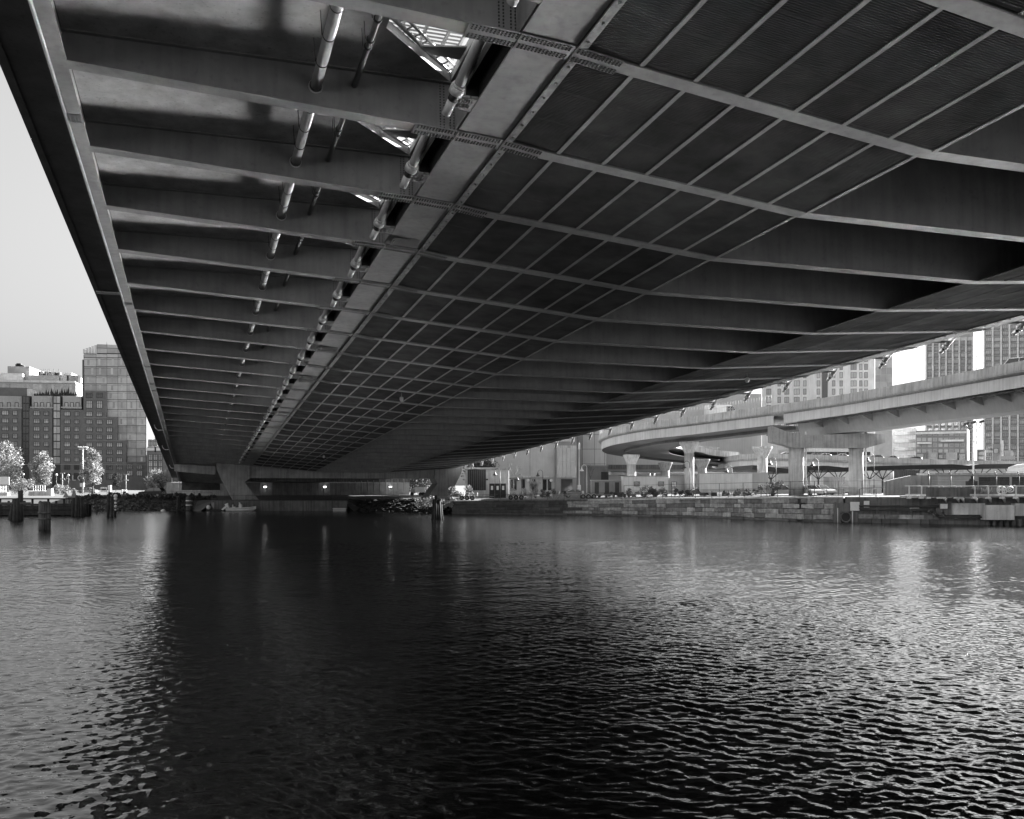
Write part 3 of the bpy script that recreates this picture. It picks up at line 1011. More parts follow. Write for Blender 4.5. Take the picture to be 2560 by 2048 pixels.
railing('railing', 'dark metal railing on the low quay wall under the bridge', 530, 998, .4, .95, 3.2, 'dark_metal')
railing('chain_fence', 'tall dark post and rail fence behind the seawall shrubs', 1560, 2215, 9, 1.95, 3.0, 'dark_metal', .03, False, rails=(1.0, .55, .05))
railing('chain_fence', 'thin wire fence along the top of the overgrown bank', 180, 530, 15, 1.3, 3.4, 'dark_metal', .025, False, rails=(1.0, .5))

# ------------------------------------------------------------------ curved ramp viaduct
def ramp():
    q = thing('ramp_viaduct', 'pale curving elevated road ramp on concrete columns', 'viaduct', (0, 0, 0))
    K = [(2790, 86, 17.7), (2700, 91, 17.6), (2560, 100, 17.6), (2400, 110, 17.45), (2233, 121, 17.15), (2080, 130, 16.6), (1933, 139, 16.15), (1830, 145, 15.8), (1726, 151, 15.35), (1623, 158.5, 15.05), (1562, 165, 14.7), (1525, 173, 14.5), (1505, 184, 14.3), (1508, 195, 14.1), (1530, 206, 13.9), (1590, 218, 13.5), (1680, 226, 13), (1800, 228, 12)]
    C = [Vector((xat(px, y), y, z - 1.05)) for px, y, z in K]
    # smooth
    pts = []
    for i in range(len(C) - 1):
        p0, p1, p2, p3 = C[max(0, i - 1)], C[i], C[i + 1], C[min(len(C) - 1, i + 2)]
        for k in range(5):
            u = k / 5
            pts.append(.5 * ((2 * p1) + (-p0 + p2) * u + (2 * p0 - 5 * p1 + 4 * p2 - p3) * u * u + (-p0 + 3 * p1 - 3 * p2 + p3) * u ** 3))
    pts.append(C[-1])
    nr = []
    for i in range(len(pts)):
        d = (pts[min(i + 1, len(pts) - 1)] - pts[max(0, i - 1)]); d.z = 0; d.normalize()
        nr.append(Vector((d.y, -d.x, 0)))       # inwards (away from the camera)
    # d runs from right to left and the inner side is to the right of it
    def sweep(prof, i0, i1, closed=True):
        b = B(); V = []; F = []
        k = len(prof)
        for i in range(i0, i1 + 1):
            for o, z in prof: V.append(pts[i] + nr[i] * o + Vector((0, 0, z)))
        for i in range(i1 - i0):
            for j in range(k if closed else k - 1):
                F.append((i * k + j, i * k + (j + 1) % k, (i + 1) * k + (j + 1) % k, (i + 1) * k + j))
        b.add(V, F)
        b.f.append(list(range(k))); b.sm.append(False)
        b.f.append([ (i1 - i0) * k + j for j in reversed(range(k))]); b.sm.append(False)
        return b
    n = len(pts) - 1
    sweep([(-.55, 0), (13.5, 0), (13.5, -.3), (.3, -.35), (-.55, -.12)], 0, n).build('deck', M['concrete_light'], q)
    i = 0
    while i < n:
        e = min(n, i + 1)
        p = sweep([(-.6, .012), (-.2, .012), (-.3, 1.05), (-.52, 1.05)], i, e)
        o = p.build('parapet_panel', M['concrete_light'], q)
        # open joint: pull the ends in a little
        for v_ in o.data.vertices[:4]:
            d = (pts[e] - pts[i]).normalized(); v_.co += d * .03
        i = e
    sweep([(13.1, .012), (13.5, .012), (13.4, 1.0), (13.2, 1.0)], 0, n).build('rear_parapet', M['concrete_light'], q)
    jj = 29      # the joint above the two-column bent
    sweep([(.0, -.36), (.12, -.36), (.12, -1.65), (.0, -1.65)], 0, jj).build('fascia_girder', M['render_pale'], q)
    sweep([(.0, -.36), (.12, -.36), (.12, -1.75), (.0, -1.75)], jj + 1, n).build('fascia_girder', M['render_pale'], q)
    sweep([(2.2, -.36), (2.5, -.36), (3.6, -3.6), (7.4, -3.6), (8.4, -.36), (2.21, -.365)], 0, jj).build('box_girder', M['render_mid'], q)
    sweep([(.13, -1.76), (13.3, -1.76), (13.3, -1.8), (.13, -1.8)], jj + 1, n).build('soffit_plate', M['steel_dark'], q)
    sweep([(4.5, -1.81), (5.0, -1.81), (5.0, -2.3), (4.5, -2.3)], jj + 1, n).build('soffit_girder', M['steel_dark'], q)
    for i in range(1, jj, 2):
        d = (pts[i + 1] - pts[i]).normalized() * .09
        p = pts[i]
        a = [p + nr[i] * .13 + Vector((0, 0, -.5)), p + nr[i] * 2.6 + Vector((0, 0, -.5)), p + nr[i] * 3.2 + Vector((0, 0, -2.6)), p + nr[i] * .13 + Vector((0, 0, -1.6))]
        B().hexa([a[0] - d, a[1] - d, a[2] - d, a[3] - d, a[0] + d, a[1] + d, a[2] + d, a[3] + d]).build('bracket', M['render_mid'], q)
    rl = B()
    for i in range(jj + 1, n):
        for k in range(3):
            p = pts[i].lerp(pts[i + 1], k / 3) + nr[i] * -.4 + Vector((0, 0, 1.05))
            rl.tube(p, p + Vector((0, 0, 1.5)), .025, n=5)
        a = pts[i] + nr[i] * -.4; c = pts[i + 1] + nr[i + 1] * -.4
        for h in (1.8, 2.5): rl.tube(a + Vector((0, 0, h)), c + Vector((0, 0, h)), .02, n=5)
    tag(rl.build('screen_posts', M['frame_pale'], q), kind='stuff')
    rp = B()
    for i in range(4, jj):
        rp.tube(pts[i] + nr[i] * .5 + Vector((0, 0, -1.85)), pts[i + 1] + nr[i + 1] * .5 + Vector((0, 0, -1.85)), .11, n=8)
    rp.build('drain_pipe', M['concrete_dark'], q)
    return pts, nr
RPTS, RNR = ramp()

def flared_column(label, px0, px1, pcap, ptop, Y, m='concrete_light'):
    x = xat((px0 + px1) / 2, Y); r = (px1 - px0) / 2 / FOC * Y; rc = pcap / 2 / FOC * Y
    zt = zat(ptop, Y); zg = gz((px0 + px1) / 2)
    q = thing('ramp_column', label, 'column', (x, Y, zg))
    h = zt - zg
    B().lathe([(r, -.2), (r, h - rc * 1.15)], 20).build('shaft', M[m], q)
    B().lathe([(r * 1.0, h - rc * 1.15), (r * 1.12, h - rc * .95), (rc * .96, h - .35), (rc, h - .3), (rc, h)], 20, smooth=False).build('capital', M[m], q)
    return q
flared_column('slender flared concrete column at the bend of the ramp', 1567, 1590, 42, 1137, 172)
flared_column('flared concrete column between the two office trailers', 1711, 1735, 50, 1105, 158)
flared_column('flared concrete column behind the larger office trailer', 1893, 1918, 50, 1117, 162)
flared_column('shaded flared column behind the smaller office trailer', 1652, 1674, 36, 1156, 200, 'concrete')
flared_column('shaded flared column deep under the ramp bend', 1744, 1766, 40, 1148, 198, 'concrete')
def bent():
    Y = 134
    q = thing('ramp_bent', 'two-column concrete pier with haunched cap under the ramp joint', 'pier', (xat(2065, Y), Y, gz(2065)))
    ox, zg = xat(2065, Y), gz(2065)
    def p(px, py): return (xat(px, Y) - ox, zat(py, Y) - zg)
    B().prism_y([p(1926, 1106), p(1960, 1114), p(1975, 1120), p(2160, 1121), p(2205, 1108), p(2205, 1086), p(2140, 1084), p(2020, 1090), p(1962, 1080), p(1926, 1066)], -1.0, 1.4).build('cap_beam', M['concrete'], q)
    for a, c in ((1973, 2010), (2124, 2159)):
        xm = (p(a, 1200)[0] + p(c, 1200)[0]) / 2; r = (c - a) / 2 / FOC * Y
        B().lathe([(r, -.2), (r, p(a, 1120)[1] + .05)], 24, (xm, .2, 0)).build('column', M['concrete_light'], q)
        b = B().tube((xm + r + .12, -.5, .3), (xm + r + .12, -.5, p(a, 1100)[1]), .11, n=8)
        b.tube((xm + r + .12, -.5, p(a, 1100)[1]), (xm + r + .12, -.5, p(a, 1080)[1]), .16, n=8)
        b.build('drain_pipe', M['pipe'], q)
bent()

# ------------------------------------------------------------------ buildings beyond the timber dock
Z5 = 440 / 2156.0
def z5(x, y): return x * Z5, 820 + y * Z5
def brick_hotel():
    fc = Fac(-60, 400, 13)
    q = thing('brick_building', 'long dark brick apartment block with rows of pale windows, behind bright trees', 'building', fc.loc(), fc.a)
    def P(x, y): return fc.P(*z5(x, y))
    def slab_(x0, x1, ytop, y0, y1, m, name, yb=None):
        l0, z = P(x0, ytop); l1, _ = P(x1, ytop)
        zb = 0 if yb is None else P(x0, yb)[1]
        return B().box(l0, l1, y0, y1, zb, z).build(name, M[m], q)
    slab_(-400, 264, 985, -.30, 30, 'brick_dark', 'wall'); slab_(362, 640, 985, -.30, 30, 'brick_dark', 'wall'); slab_(744, 1024, 1000, -.30, 30, 'brick_dark', 'wall')
    slab_(1024.5, 1303, 768, -.34, 30, 'brick_dark', 'wall'); slab_(1303.5, 1436, 1095, -.30, 12, 'brick_dark', 'wall'); slab_(1436.5, 1546, 1374, -.34, 12, 'brick_dark', 'wall'); slab_(1546.5, 1792, 1650, -.30, 12, 'brick_dark', 'wall')
    # recessed glazed bays
    for x0, x1, m in ((264, 362, 'glass_dark'), (640, 744, 'glass_pane')):
        slab_(x0, x1, 830, .3, 30, 'frame_dark', 'bay_wall')
        y = 838
        while y < 1640:
            l0, z1 = P(x0 + 14, y); l1, _ = P(x1 - 8, y); _, z0 = P(x0, y + 84)
            for k in range(2):
                a = l0 + (l1 - l0) * k / 2 + .08; c = l0 + (l1 - l0) * (k + 1) / 2 - .08
                B().box(a, c, .1, .29, z0 + .15, z1).build('bay_pane', M[m], q)
            y += 93
    # set-back penthouse storeys
    for x0, x1 in ((-60, 258), (380, 636), (760, 988)):
        w = slab_(x0, x1, 828, 1.2, 20, 'render_mid', 'penthouse', 990)
        for k in range(3):
            l, z = P(x0 + (x1 - x0) * (.2 + .3 * k), 945)
            window(q, l, z, 1.5, 2.5, 1, 1, .22, y=1.19)
        l0, z = P(x0 - 10, 965); l1, z0 = P(x1 + 14, 985)
        B().box(l0, l1, -.25, -.1, z0, z).build('balcony_rail', M['frame_pale'], q)
    slab_(-100, 300, 715, 4, 14, 'brick_dark', 'roof_house', 826)
    slab_(300, 345, 735, 4, 14, 'render_pale', 'roof_house', 826)
    # windows
    colsL = [(68, 86), (189, 62), (452, 82), (570, 62)]
    rowsL = [1040, 1133, 1226, 1321, 1417, 1512, 1608]
    zr = [P(826, y)[1] for y in (1052, 1147, 1241, 1333, 1427, 1520, 1612)]
    cols = [(-240, 86), (-110, 62), (68, 86), (189, 62), (452, 82), (570, 62), (826, 78), (941, 60), (1095, 78), (1218, 74), (1343, 76), (1465, 74)]
    for x, w in cols:
        l, _ = P(x, 1050); wl = P(x + w / 2, 1050)[0] - P(x - w / 2, 1050)[0]
        for r_, z in enumerate(zr):
            if x == 1343 and r_ < 1: continue
            if x == 1465 and r_ < 4: continue
            window(q, l, z, round(wl, 1), 2.0, 3, 2, .2, y=-.35)
        window(q, l, zr[-1] - 3.3, round(wl, 1), 2.2, 3, 2, .2, gm='glass_dark', y=-.35)
        window(q, l, zr[-1] - 7.2, round(wl, 1) + .4, 2.8, 3, 1, .2, gm='glass_dark', y=-.35)
    for x, w in ((1095, 78), (1222, 76)):
        for y, h in ((826, 2.2), (940, 3.3)):
            l, z = P(x, y); wl = P(x + w / 2, y)[0] - P(x - w / 2, y)[0]
            window(q, l, z, round(wl, 1), h, 3, 2, .2, y=-.35)
    for x in (1590, 1710):
        for y in (1695, 1780):
            l, z = P(x, y); window(q, l, z, 2.6, 2.4, 3, 1, .2, gm='glass_dark', y=-.35)
    for y in (1093, 1372, 1648):
        l0, z = P(1024, y); l1, _ = P(1792 if y > 1600 else (1436 if y < 1200 else 1546), y)
        B().box(l0, l1, -.45, -.345, z - .25, z - .02).build('string_course', M['brick_mid'], q)
    l0, z = P(-300, 1665); l1, _ = P(1790, 1665)
    B().box(l0, l1, -.5, -.35, z - .3, z).build('string_course', M['brick_mid'], q)
    # the lettering on the ground floor
    l, z = fc.P(163, 1201.5)
    for ch in 'ALCOVE':
        cu = bpy.data.curves.new('letter', 'FONT'); cu.body = ch; cu.size = 3.3; cu.extrude = .05
        tmp = bpy.data.objects.new('letter', cu); sc.collection.objects.link(tmp)
        dg = bpy.context.evaluated_depsgraph_get()
        me = bpy.data.meshes.new_from_object(tmp.evaluated_get(dg)); w = tmp.dimensions.x
        bpy.data.objects.remove(tmp); bpy.data.curves.remove(cu)
        me.materials.clear(); w = max(v.co.x for v in me.vertices)
        ob('letter', me, M['white_paint'], q, (l, -.6, z), (R(90), 0, 0)); l += w + .55
    # rooftop evergreens: things of their own
    rnd = random.Random(4)
    for k in range(19):
        x = 372 + k * 28 + rnd.uniform(-6, 6); h = rnd.uniform(2.4, 4.4) if 4 < k < 17 else rnd.uniform(1.5, 2.6)
        l, z = P(x, 832)
        w_ = Vector((fc.X + l * math.cos(fc.a), fc.Y + l * math.sin(fc.a), 0)) + Vector((-math.sin(fc.a), math.cos(fc.a), 0)) * 8
        zz = EYE - (z5(x, 828)[1] - HY) / FOC * w_.y
        t = thing('rooftop_evergreen', 'small dark evergreen on the brick block roof, %s of the row from the left' % ['first','second','third','fourth','fifth','sixth','seventh','eighth','ninth','tenth','eleventh','twelfth','thirteenth','fourteenth','fifteenth','sixteenth','seventeenth','eighteenth','nineteenth'][k], 'shrub', (w_.x, w_.y, zz - .5), 0, 'evergreens on the brick roof')
        b = B(); b.lathe([(.02 + .75 * (1 - i / 8) * rnd.uniform(.7, 1.1), .4 + (h - .4) * i / 8) for i in range(9)], 7, smooth=False); b.build('crown', M['leaf_dark'], t)
        B().tube((0, 0, 0), (0, 0, .6), .08, n=5).build('trunk', M['bark'], t)
    return fc
HF = brick_hotel()

def glass_tower():
    fc = Fac(150, 409.2, 13)
    q = thing('glass_tower', 'stepped glass curtain wall tower rising behind the dark brick block', 'building', fc.loc(), fc.a)
    def P(x, y): return fc.P(*z5(x, y))
    l0, zt = P(1030, 312); l1, _ = P(1792, 312); lt, ztt = P(1187, 200)
    B().box(l0, l1, .06, 26, 0, zt).build('core', M['frame_dark'], q)
    B().box(lt, l1 - 3, .3, 20, zt + .01, ztt).build('upper_core', M['frame_dark'], q)
    xs = [1030, 1178, 1310, 1445, 1555, 1670, 1787]
    ys = [318, 365, 475, 590, 685, 780, 880, 1000, 1095, 1195, 1290, 1380, 1475, 1570, 1648]
    rnd = random.Random(8)
    for i in range(6):
        for j in range(14):
            x0, x1, y0, y1 = xs[i], xs[i + 1], ys[j], ys[j + 1]
            if j > 4 and i < 2: continue
            if j > 7 and i < 3: continue
            if j > 10 and i < 4: continue
            a, z1 = P(x0 + 2, y0 + 2); c, z0 = P(x1 - 2, y1 - 2)
            o = B().box(a, c, -.04, .05, z0, z1).build('glass_panel', M['glass_wall'], q)
            if j > 0:
                # one opening light and a spandrel line in each panel
                w = (c - a)
                u = a + w * rnd.uniform(.15, .6)
                B().box(u, u + w * .2, -.09, -.041, z0 + (z1 - z0) * .15, z0 + (z1 - z0) * .85).build('vent_light', M['glass_pane'], o)
                B().box(a, c, -.07, -.042, z1 - (z1 - z0) * .2, z1 - (z1 - z0) * .17).build('transom', M['frame_dark'], o)
    for i in range(1, 5):
        a, z1 = P(max(xs[i] + 2, 1192), 205); c, z0 = P(xs[i + 1] - 2, 310)
        zm = z0 + (z1 - z0) * .6
        B().box(a, c, .2, .29, z0, zm - .1).build('glass_panel', M['glass_wall'], q)
        B().box(a, c, .2, .29, zm + .1, z1).build('glass_panel', M['glass_wall'], q)
    l, z = P(1295, 160); B().tube((l, 3, ztt), (l, 3, z), .12, n=5).build('mast', M['dark_metal'], q)
    # side wing that turns away
    a, zt2 = P(922, 338); c, _ = P(1028, 316)
    pts = [(a, 16), (a + 4, 10), (c, .05), (c, 18)]
    B().prism([(a, 14), (a + 3, 14), (a + 3, 20), (a, 20)], 0, zt2).build('side_wing', M['glass_dark'], q)
    B().prism([(a + 3.3, 10), (c - .1, .5), (c - .1, 22), (a + 3.3, 22)], 0, zt2 + .5).build('side_wing', M['frame_dark'], q)
    for j in range(9):
        y0 = 320 + j * 56
        if y0 > 760: break
        _, z1 = P(975, y0 + 3); _, z0 = P(975, y0 + 52)
        n_ = Vector((-(.5 - 10), 0, 0))
        B().add([(a + 3.4, 9.8, z0), (c - .2, .38, z0), (c - .2, .38, z1), (a + 3.4, 9.8, z1), (a + 3.4, 9.95, z0), (c - .2, .5, z0), (c - .2, .5, z1), (a + 3.4, 9.95, z1)],
                [(0, 1, 2, 3), (0, 4, 5, 1), (3, 2, 6, 7), (0, 3, 7, 4), (1, 5, 6, 2)]).build('glass_panel', M['glass_wall'], q)
    # bright slanted screen at the top
    for k in range(5):
        x0 = 1008 + k * 36
        a, z1 = P(x0, 252 - k * 11); c, z0 = P(x0 + 30, 308)
        B().box(a, c, 1.5 - k * .2, 1.6 - k * .2, z0 - .2, z1).build('roof_screen', M['render_pale'], q)
glass_tower()

def lab_block():
    Y = 500; fc = Fac(-80, Y, 10)
    q = thing('lab_building', 'pale flat-roofed block with rooftop plant and vent stacks behind the brick block', 'building', fc.loc(), fc.a)
    def P(x, y): return fc.P(*z5(x, y))
    def bx(x0, x1, yt, d0, d1, m, name, yb=None):
        l0, z = P(x0, yt); l1, _ = P(x1, yt)
        return B().box(l0, l1, d0, d1, 0 if yb is None else P(x0, yb)[1], z).build(name, M[m], q)
    bx(-400, 930, 640, 0, 40, 'render_mid', 'wall')
    bx(-400, 925, 628, -.6, 0, 'render_pale', 'cornice', 655)
    bx(-100, 228, 535, 6, 30, 'render_pale', 'plant_room', 642); bx(12, 284, 440, 10, 30, 'render_mid', 'plant_room', 642)
    bx(284.5, 672, 555, 8, 30, 'render_mid', 'plant_room', 642); bx(684, 930, 580, 8, 30, 'render_mid', 'plant_room', 642); bx(715, 820, 525, 9, 24, 'render_pale', 'roof_unit', 580)
    for x in (312, 418, 447, 470, 505, 527, 575, 638):
        l, z = P(x, 470); _, z0 = P(x, 556)
        B().tube((l, 12, z0), (l, 12, z), .14, n=6).build('vent_stack', M['dark_metal'], q)
    for x0, x1 in ((30, 135), (190, 250), (295, 365), (405, 515), (555, 700), (740, 885)):
        n = max(1, round((x1 - x0) / 38))
        for k in range(n):
            a, z = P(x0 + (x1 - x0) * (k + .5) / n, 722)
            w = P(x1, 722)[0] - P(x0, 722)[0]
            window(q, a, z, round(w / n - .1, 1), 3.2, 1, 2, .12, fm='frame_pale')
    for x in (752, 790, 828, 866, 902):
        l, z = P(x, 615); B().box(l - 1.6, l + 1.6, 7.9, 7.99, z - 2.4, z + 2.4).build('louver', M['glass_pane'], q)
    rnd = random.Random(2)
    for k in range(14):
        x = 425 + k * 18
        l, z = P(x, 540); B().box(l - .8, l + .8, 9, 11, z - 2, z + rnd.uniform(0, 1.5)).build('roof_unit', M['render_pale' if k % 2 else 'dark_metal'], q)
    b = B()
    for k in range(6):
        l, z = P(100 + k * 13, 420); b.box(l - .9, l + .9, 14, 16, z - 2, z + rnd.uniform(-.5, 1.2))
    b.build('cooling_unit', M['dark_metal'], q)
lab_block()

def brick_house_far():
    fc = Fac(364, 402, 6)
    q = thing('narrow_brick_building', 'narrow dark brick building with arched dormers behind the bridge edge', 'building', fc.loc(), fc.a)
    def P(x, y): return fc.P(*z5(x, y))
    l0, z = P(1797, 1480); l1, _ = P(2100, 1480)
    B().box(l0, l1, 0, 34, 0, z).build('wall', M['brick_dark'], q)
    _, z2 = P(1820, 1370)
    B().hexa([(l0, 0, z), (l1, 0, z), (l1, 14, z), (l0, 14, z), (l0 + 1, 3, z2), (l1, 3, z2), (l1, 11, z2), (l0 + 1, 11, z2)]).build('roof', M['brick_mid'], q)
    B().box(l0 - .2, l1, -.4, -.01, z - .8, z + .3).build('cornice', M['render_pale'], q)
    for x in (1845, 1905, 1965):
        for y in (1405, 1480 + 105, 1665, 1740):
            l, zz = P(x, y); window(q, l, zz, 1.8, 2.6, 2, 2, .2, y=-.01 if y > 1500 else -.45)
brick_house_far()

# ------------------------------------------------------------------ buildings on the right bank
def simple_block(name, label, px0, px1, ptop, Y, depth, m, ang=0.0):
    fc = Fac(px0, Y, ang)
    q = thing(name, label, 'building', fc.loc(), fc.a)
    l1, z = fc.P(px1, ptop)
    B().box(0, l1, 0, depth, -.3, z).build('wall', M[m], q)
    return q, fc, l1, z

# brick power plant
q, fc, l1, z = simple_block('brick_plant', 'huge pale brick industrial hall with tall blind panels beyond the hut', 1215, 1387, 1000, 225, 40, 'brick_pale')
for px in (1325,):
    l, _ = fc.P(px, 1100); B().box(l - .06, l + .06, -.05, -.005, 0, z).build('downpipe', M['brick_mid'], q)
l0, z0 = fc.P(1215, 1194); l2, z1 = fc.P(1387, 1191)
B().box(l0, l2, -.5, -.006, z0, z1 + .1).build('string_course', M['concrete_light'], q)
for px in (1278, 1287, 1308, 1334, 1362, 1374):
    l, zz = fc.P(px, 1212); B().box(l - .42, l + .42, -.12, -.007, zz - 1.3, zz + 1.3).build('slit_window', M['glass_dark'], q)
for px in (1320, 1378):
    l, zz = fc.P(px, 1201); B().tube((l, -.2, zz), (l, -.008, zz), .38, n=12).build('round_lamp', M['white_paint'], q)
la, za = fc.P(1387.5, 1000); lb, _ = fc.P(1441, 1000)
B().box(la, lb, -1.2, 30, -.3, za).build('pilaster_block', M['brick_mid'], q)
lc, zc_ = fc.P(1395, 1120); ld, zd = fc.P(1436, 1191)
B().box(lc - .35, ld + .35, -1.5, -1.21, zd - .3, zc_ + .5).build('panel_frame', M['concrete_light'], q)
for k in range(4):
    for j, (f0, f1) in enumerate(((0, .52), (.53, 1))):
        a = lc + (ld - lc) * k / 4 + .04; c = lc + (ld - lc) * (k + 1) / 4 - .04
        B().box(a, c, -1.62, -1.505, zd + (zc_ - zd) * f0, zd + (zc_ - zd) * f1 - .06).build('blind_panel', M['brick_pale'], q)
_, zt = fc.P(1400, 1108); _, zu = fc.P(1400, 1000)
B().box(lc, ld, -1.5, -1.22, zt + .3, zu).build('upper_panel', M['concrete_light'], q)
ldk, zdk = fc.P(1402, 1198); ldk2, zdk2 = fc.P(1430, 1232)
B().box(ldk, ldk2, -1.4, -1.21, zdk2, zdk).build('doorway', M['glass_dark'], q)

q, fc, l1, z = simple_block('metal_clad_hall', 'tall smooth grey clad hall beside the brick plant, left of the ramp bend', 1442, 1514, 1000, 232, 40, 'render_mid')
for px in (1456, 1486, 1511):
    l, _ = fc.P(px, 1100); B().box(l - .05, l + .05, -.04, -.004, 2, z).build('joint_strip', M['concrete_dark'], q)
for py in (1087, 1123, 1160):
    _, zz = fc.P(1442, py); B().box(0, l1, -.035, -.003, zz - .05, zz + .05).build('joint_strip', M['concrete_dark'], q)
B().box(0, fc.P(1455, 1100)[0], -.8, -.04, -.3, z).build('corner_pilaster', M['brick_mid'], q)
q, fc, l1, z = simple_block('pale_hall', 'long pale hall behind the ramp bend, right of the clad hall', 1515, 1903, 985, 262, 6, 'render_mid')
for py, h, m in ((1168, 1.3, 'concrete_dark'), (1176, .8, 'brick_mid'), (1183, 1.0, 'glass_dark')):
    _, zz = fc.P(1515, py); B().box(0, l1, -.4, -.01, zz - h / 2, zz + h / 2).build('window_band', M[m], q)
q, fc, l1, z = simple_block('dark_block', 'small dark brick block below the clad hall', 1460, 1521, 1166, 205, 10, 'brick_dark')
B().box(0, l1, -.1, 10.1, z, z + .25).build('parapet', M['brick_mid'], q)
lx, zx = fc.P(1512, 1180); B().box(lx - .8, lx + .8, -.12, -.01, 0.2, zx).build('shutter', M['black'], q)

# substation hut
q, fc, l1, z = simple_block('utility_hut', 'flat concrete hut with big dark louver and black double door', 1164, 1272, 1173, 178, 9, 'concrete_light')
B().box(-.3, l1 + .3, -.35, 9.2, z, z + .3).build('roof_slab', M['concrete'], q)
a, zt = fc.P(1169, 1174.5); c, zb = fc.P(1215, 1226)
n = 9
for k in range(n):
    u0 = a + (c - a) * k / n; u1 = a + (c - a) * (k + 1) / n
    B().prism([(u0, -.02), (u1 - .03, -.16), (u1 - .03, -.02)], zb, zt).build('louver_blade', M['dark_metal'], q)
a, zt = fc.P(1223, 1209); c, zb = fc.P(1265, 1237)
for k in range(3):
    u0 = a + (c - a) * k / 3 + .02; u1 = a + (c - a) * (k + 1) / 3 - .02
    d = B().box(u0, u1, -.1, -.01, 0.02, zt).build('door', M['black'], q)
    if k != 1 or True:
        B().box(u0 + .3, u1 - .3, -.13, -.101, zt - 1.2, zt - .45).build('notice', M['white_paint'], d)
b = B().box(a - .6, a - .2, -.2, -.01, zt + .6, zt + .9)
b.build('wall_lamp', M['dark_metal'], q)

# apartment tower with pale render, partly behind the ramp
q, fc, l1, z = simple_block('pale_apartment_block', 'pale apartment block with square windows above the ramp parapet', 1905, 2186, 860, 315, 14, 'render_pale', -20)
xs = [1922, 1948, 1967, 1992, 2012, 2046, 2084, 2103, 2134, 2152, 2165]
ws = [12, 8, 12, 14, 8, 8, 8, 8, 14, 7, 9]
for i, px in enumerate(xs):
    for j in range(10):
        py = 897 + j * 20.6
        l, zz = fc.P(px, py)
        window(q, l, zz, round(ws[i] / FOC * 300, 1), 1.9, 2 if ws[i] > 10 else 1, 1, .12, gm='glass_dark' if i in (5, 6, 7) else 'glass_pane')
l, zz = fc.P(2062, 860); B().box(l - .9, l + .9, -.3, -.01, 0, z).build('recess_strip', M['glass_dark'], q)
q, fc, l1, z = simple_block('glass_corner_block', 'glazed corner block at the open sky gap above the ramp', 2188, 2231, 880, 276, 8, 'frame_pale', -22)
for j in range(9):
    for i in range(3):
        a, z1 = fc.P(2188 + i * 14.3 + .6, 884 + j * 18); c, z0 = fc.P(2188 + (i + 1) * 14.3 - .6, 884 + j * 18 + 16.5)
        B().box(a, c, -.1, -.005, z0, z1).build('glass_panel', M['glass_wall'], q)
# concrete grid towers
def grid_tower(name, label, px0, px1, ptop, Y, nb, pitch, off, side=None, yend=1150):
    q, fc, l1, z = simple_block(name, label, px0, px1, ptop, Y, 16, 'render_pale', -31)
    wp = (px1 - px0) / nb
    for i in range(nb + 1):
        l, _ = fc.P(px0 + i * wp, 900)
        B().box(l - .35, l + .35, -.9, -.004, 0, z).build('pier', M['render_pale'], q)
    ww = (fc.l(px0 + wp * nb / 2 + wp) - fc.l(px0 + wp * nb / 2)) - .8
    sp = B().box(-ww / 2, ww / 2, -.5, -.005, -.9, -.35).mesh('spandrel')
    j = 0
    py = ptop + off
    while py < yend:
        for i in range(nb):
            l, zz = fc.P(px0 + (i + .5) * wp, py)
            window(q, l, zz + .55, round(ww, 1), 1.75, 3, 1, .13, gm='glass_pane')
            ob('spandrel', sp, M['brick_mid'], q, (l, 0, zz))
        py += pitch
    return q, fc, l1, z
q, fc, l1, z = grid_tower('apartment_tower', 'pale concrete grid tower with dark spandrels beside the open sky gap', 2316, 2432, 842, 420, 7, 15.6, 18, yend=1160)
B().box(0, l1, 3, 18, z, z + 2.5).build('roof_house', M['render_mid'], q)
for j in range(16):
    for k in range(3):
        zz = z - 4 - j * 2.75
        window(q, l1 + .02, zz, 3.5, 1.7, 3, 1, .13, y=3.5 + k * 6, rz=R(90))
grid_tower('apartment_tower', 'wide pale concrete grid tower at the right edge of the photo', 2461, 2650, 780, 400, 9, 15.9, 40, yend=1165)

# lower buildings seen below the ramp
q, fc, l1, z = simple_block('striped_glass_block', 'banded glass office block below the ramp soffit', 2172, 2289, 1070, 330, 10, 'render_pale', -25)
for j in range(6):
    _, z1 = fc.P(2234, 1080 + j * 19.5); _, z0 = fc.P(2234, 1088 + j * 19.5)
    for i in range(4):
        a, _ = fc.P(2234 + i * 13.6, 1100); c, _ = fc.P(2234 + (i + 1) * 13.6 - .5, 1100)
        B().box(a, c, -.2, -.01, z0, z1).build('window_band', M['glass_pane'], q)
for i in range(4):
    for j in range(3):
        a, z1 = fc.P(2174 + i * 14.5, 1088 + j * 24); c, z0 = fc.P(2174 + (i + 1) * 14.5 - .8, 1110 + j * 24)
        B().box(a, c, -.22, -.011, z0, z1).build('glass_panel', M['glass_wall'], q)
q, fc, l1, z = simple_block('brick_apartments', 'mid-grey brick block of six storeys with pale windows under the ramp', 2290, 2416, 1074, 310, 12, 'brick_mid', -28)
B().box(-.2, l1 + .2, -.5, -.01, z - 1.2, z - .5).build('cornice', M['render_pale'], q)
for j in range(6):
    for i in range(9):
        px = 2297 + i * 13.6; py = 1085 + j * 14.2
        l, zz = fc.P(px, py); window(q, l, zz, 1.2, 1.1, 1, 1, .12, fm='frame_pale')
for px0, px1, yt in ((2293, 2330, 1106), (2352, 2410, 1100)):
    a, z1 = fc.P(px0, yt); c, z0 = fc.P(px1, yt + 4); B().box(a, c, -.9, -.02, z0, z1).build('balcony_ledge', M['render_pale'], q)
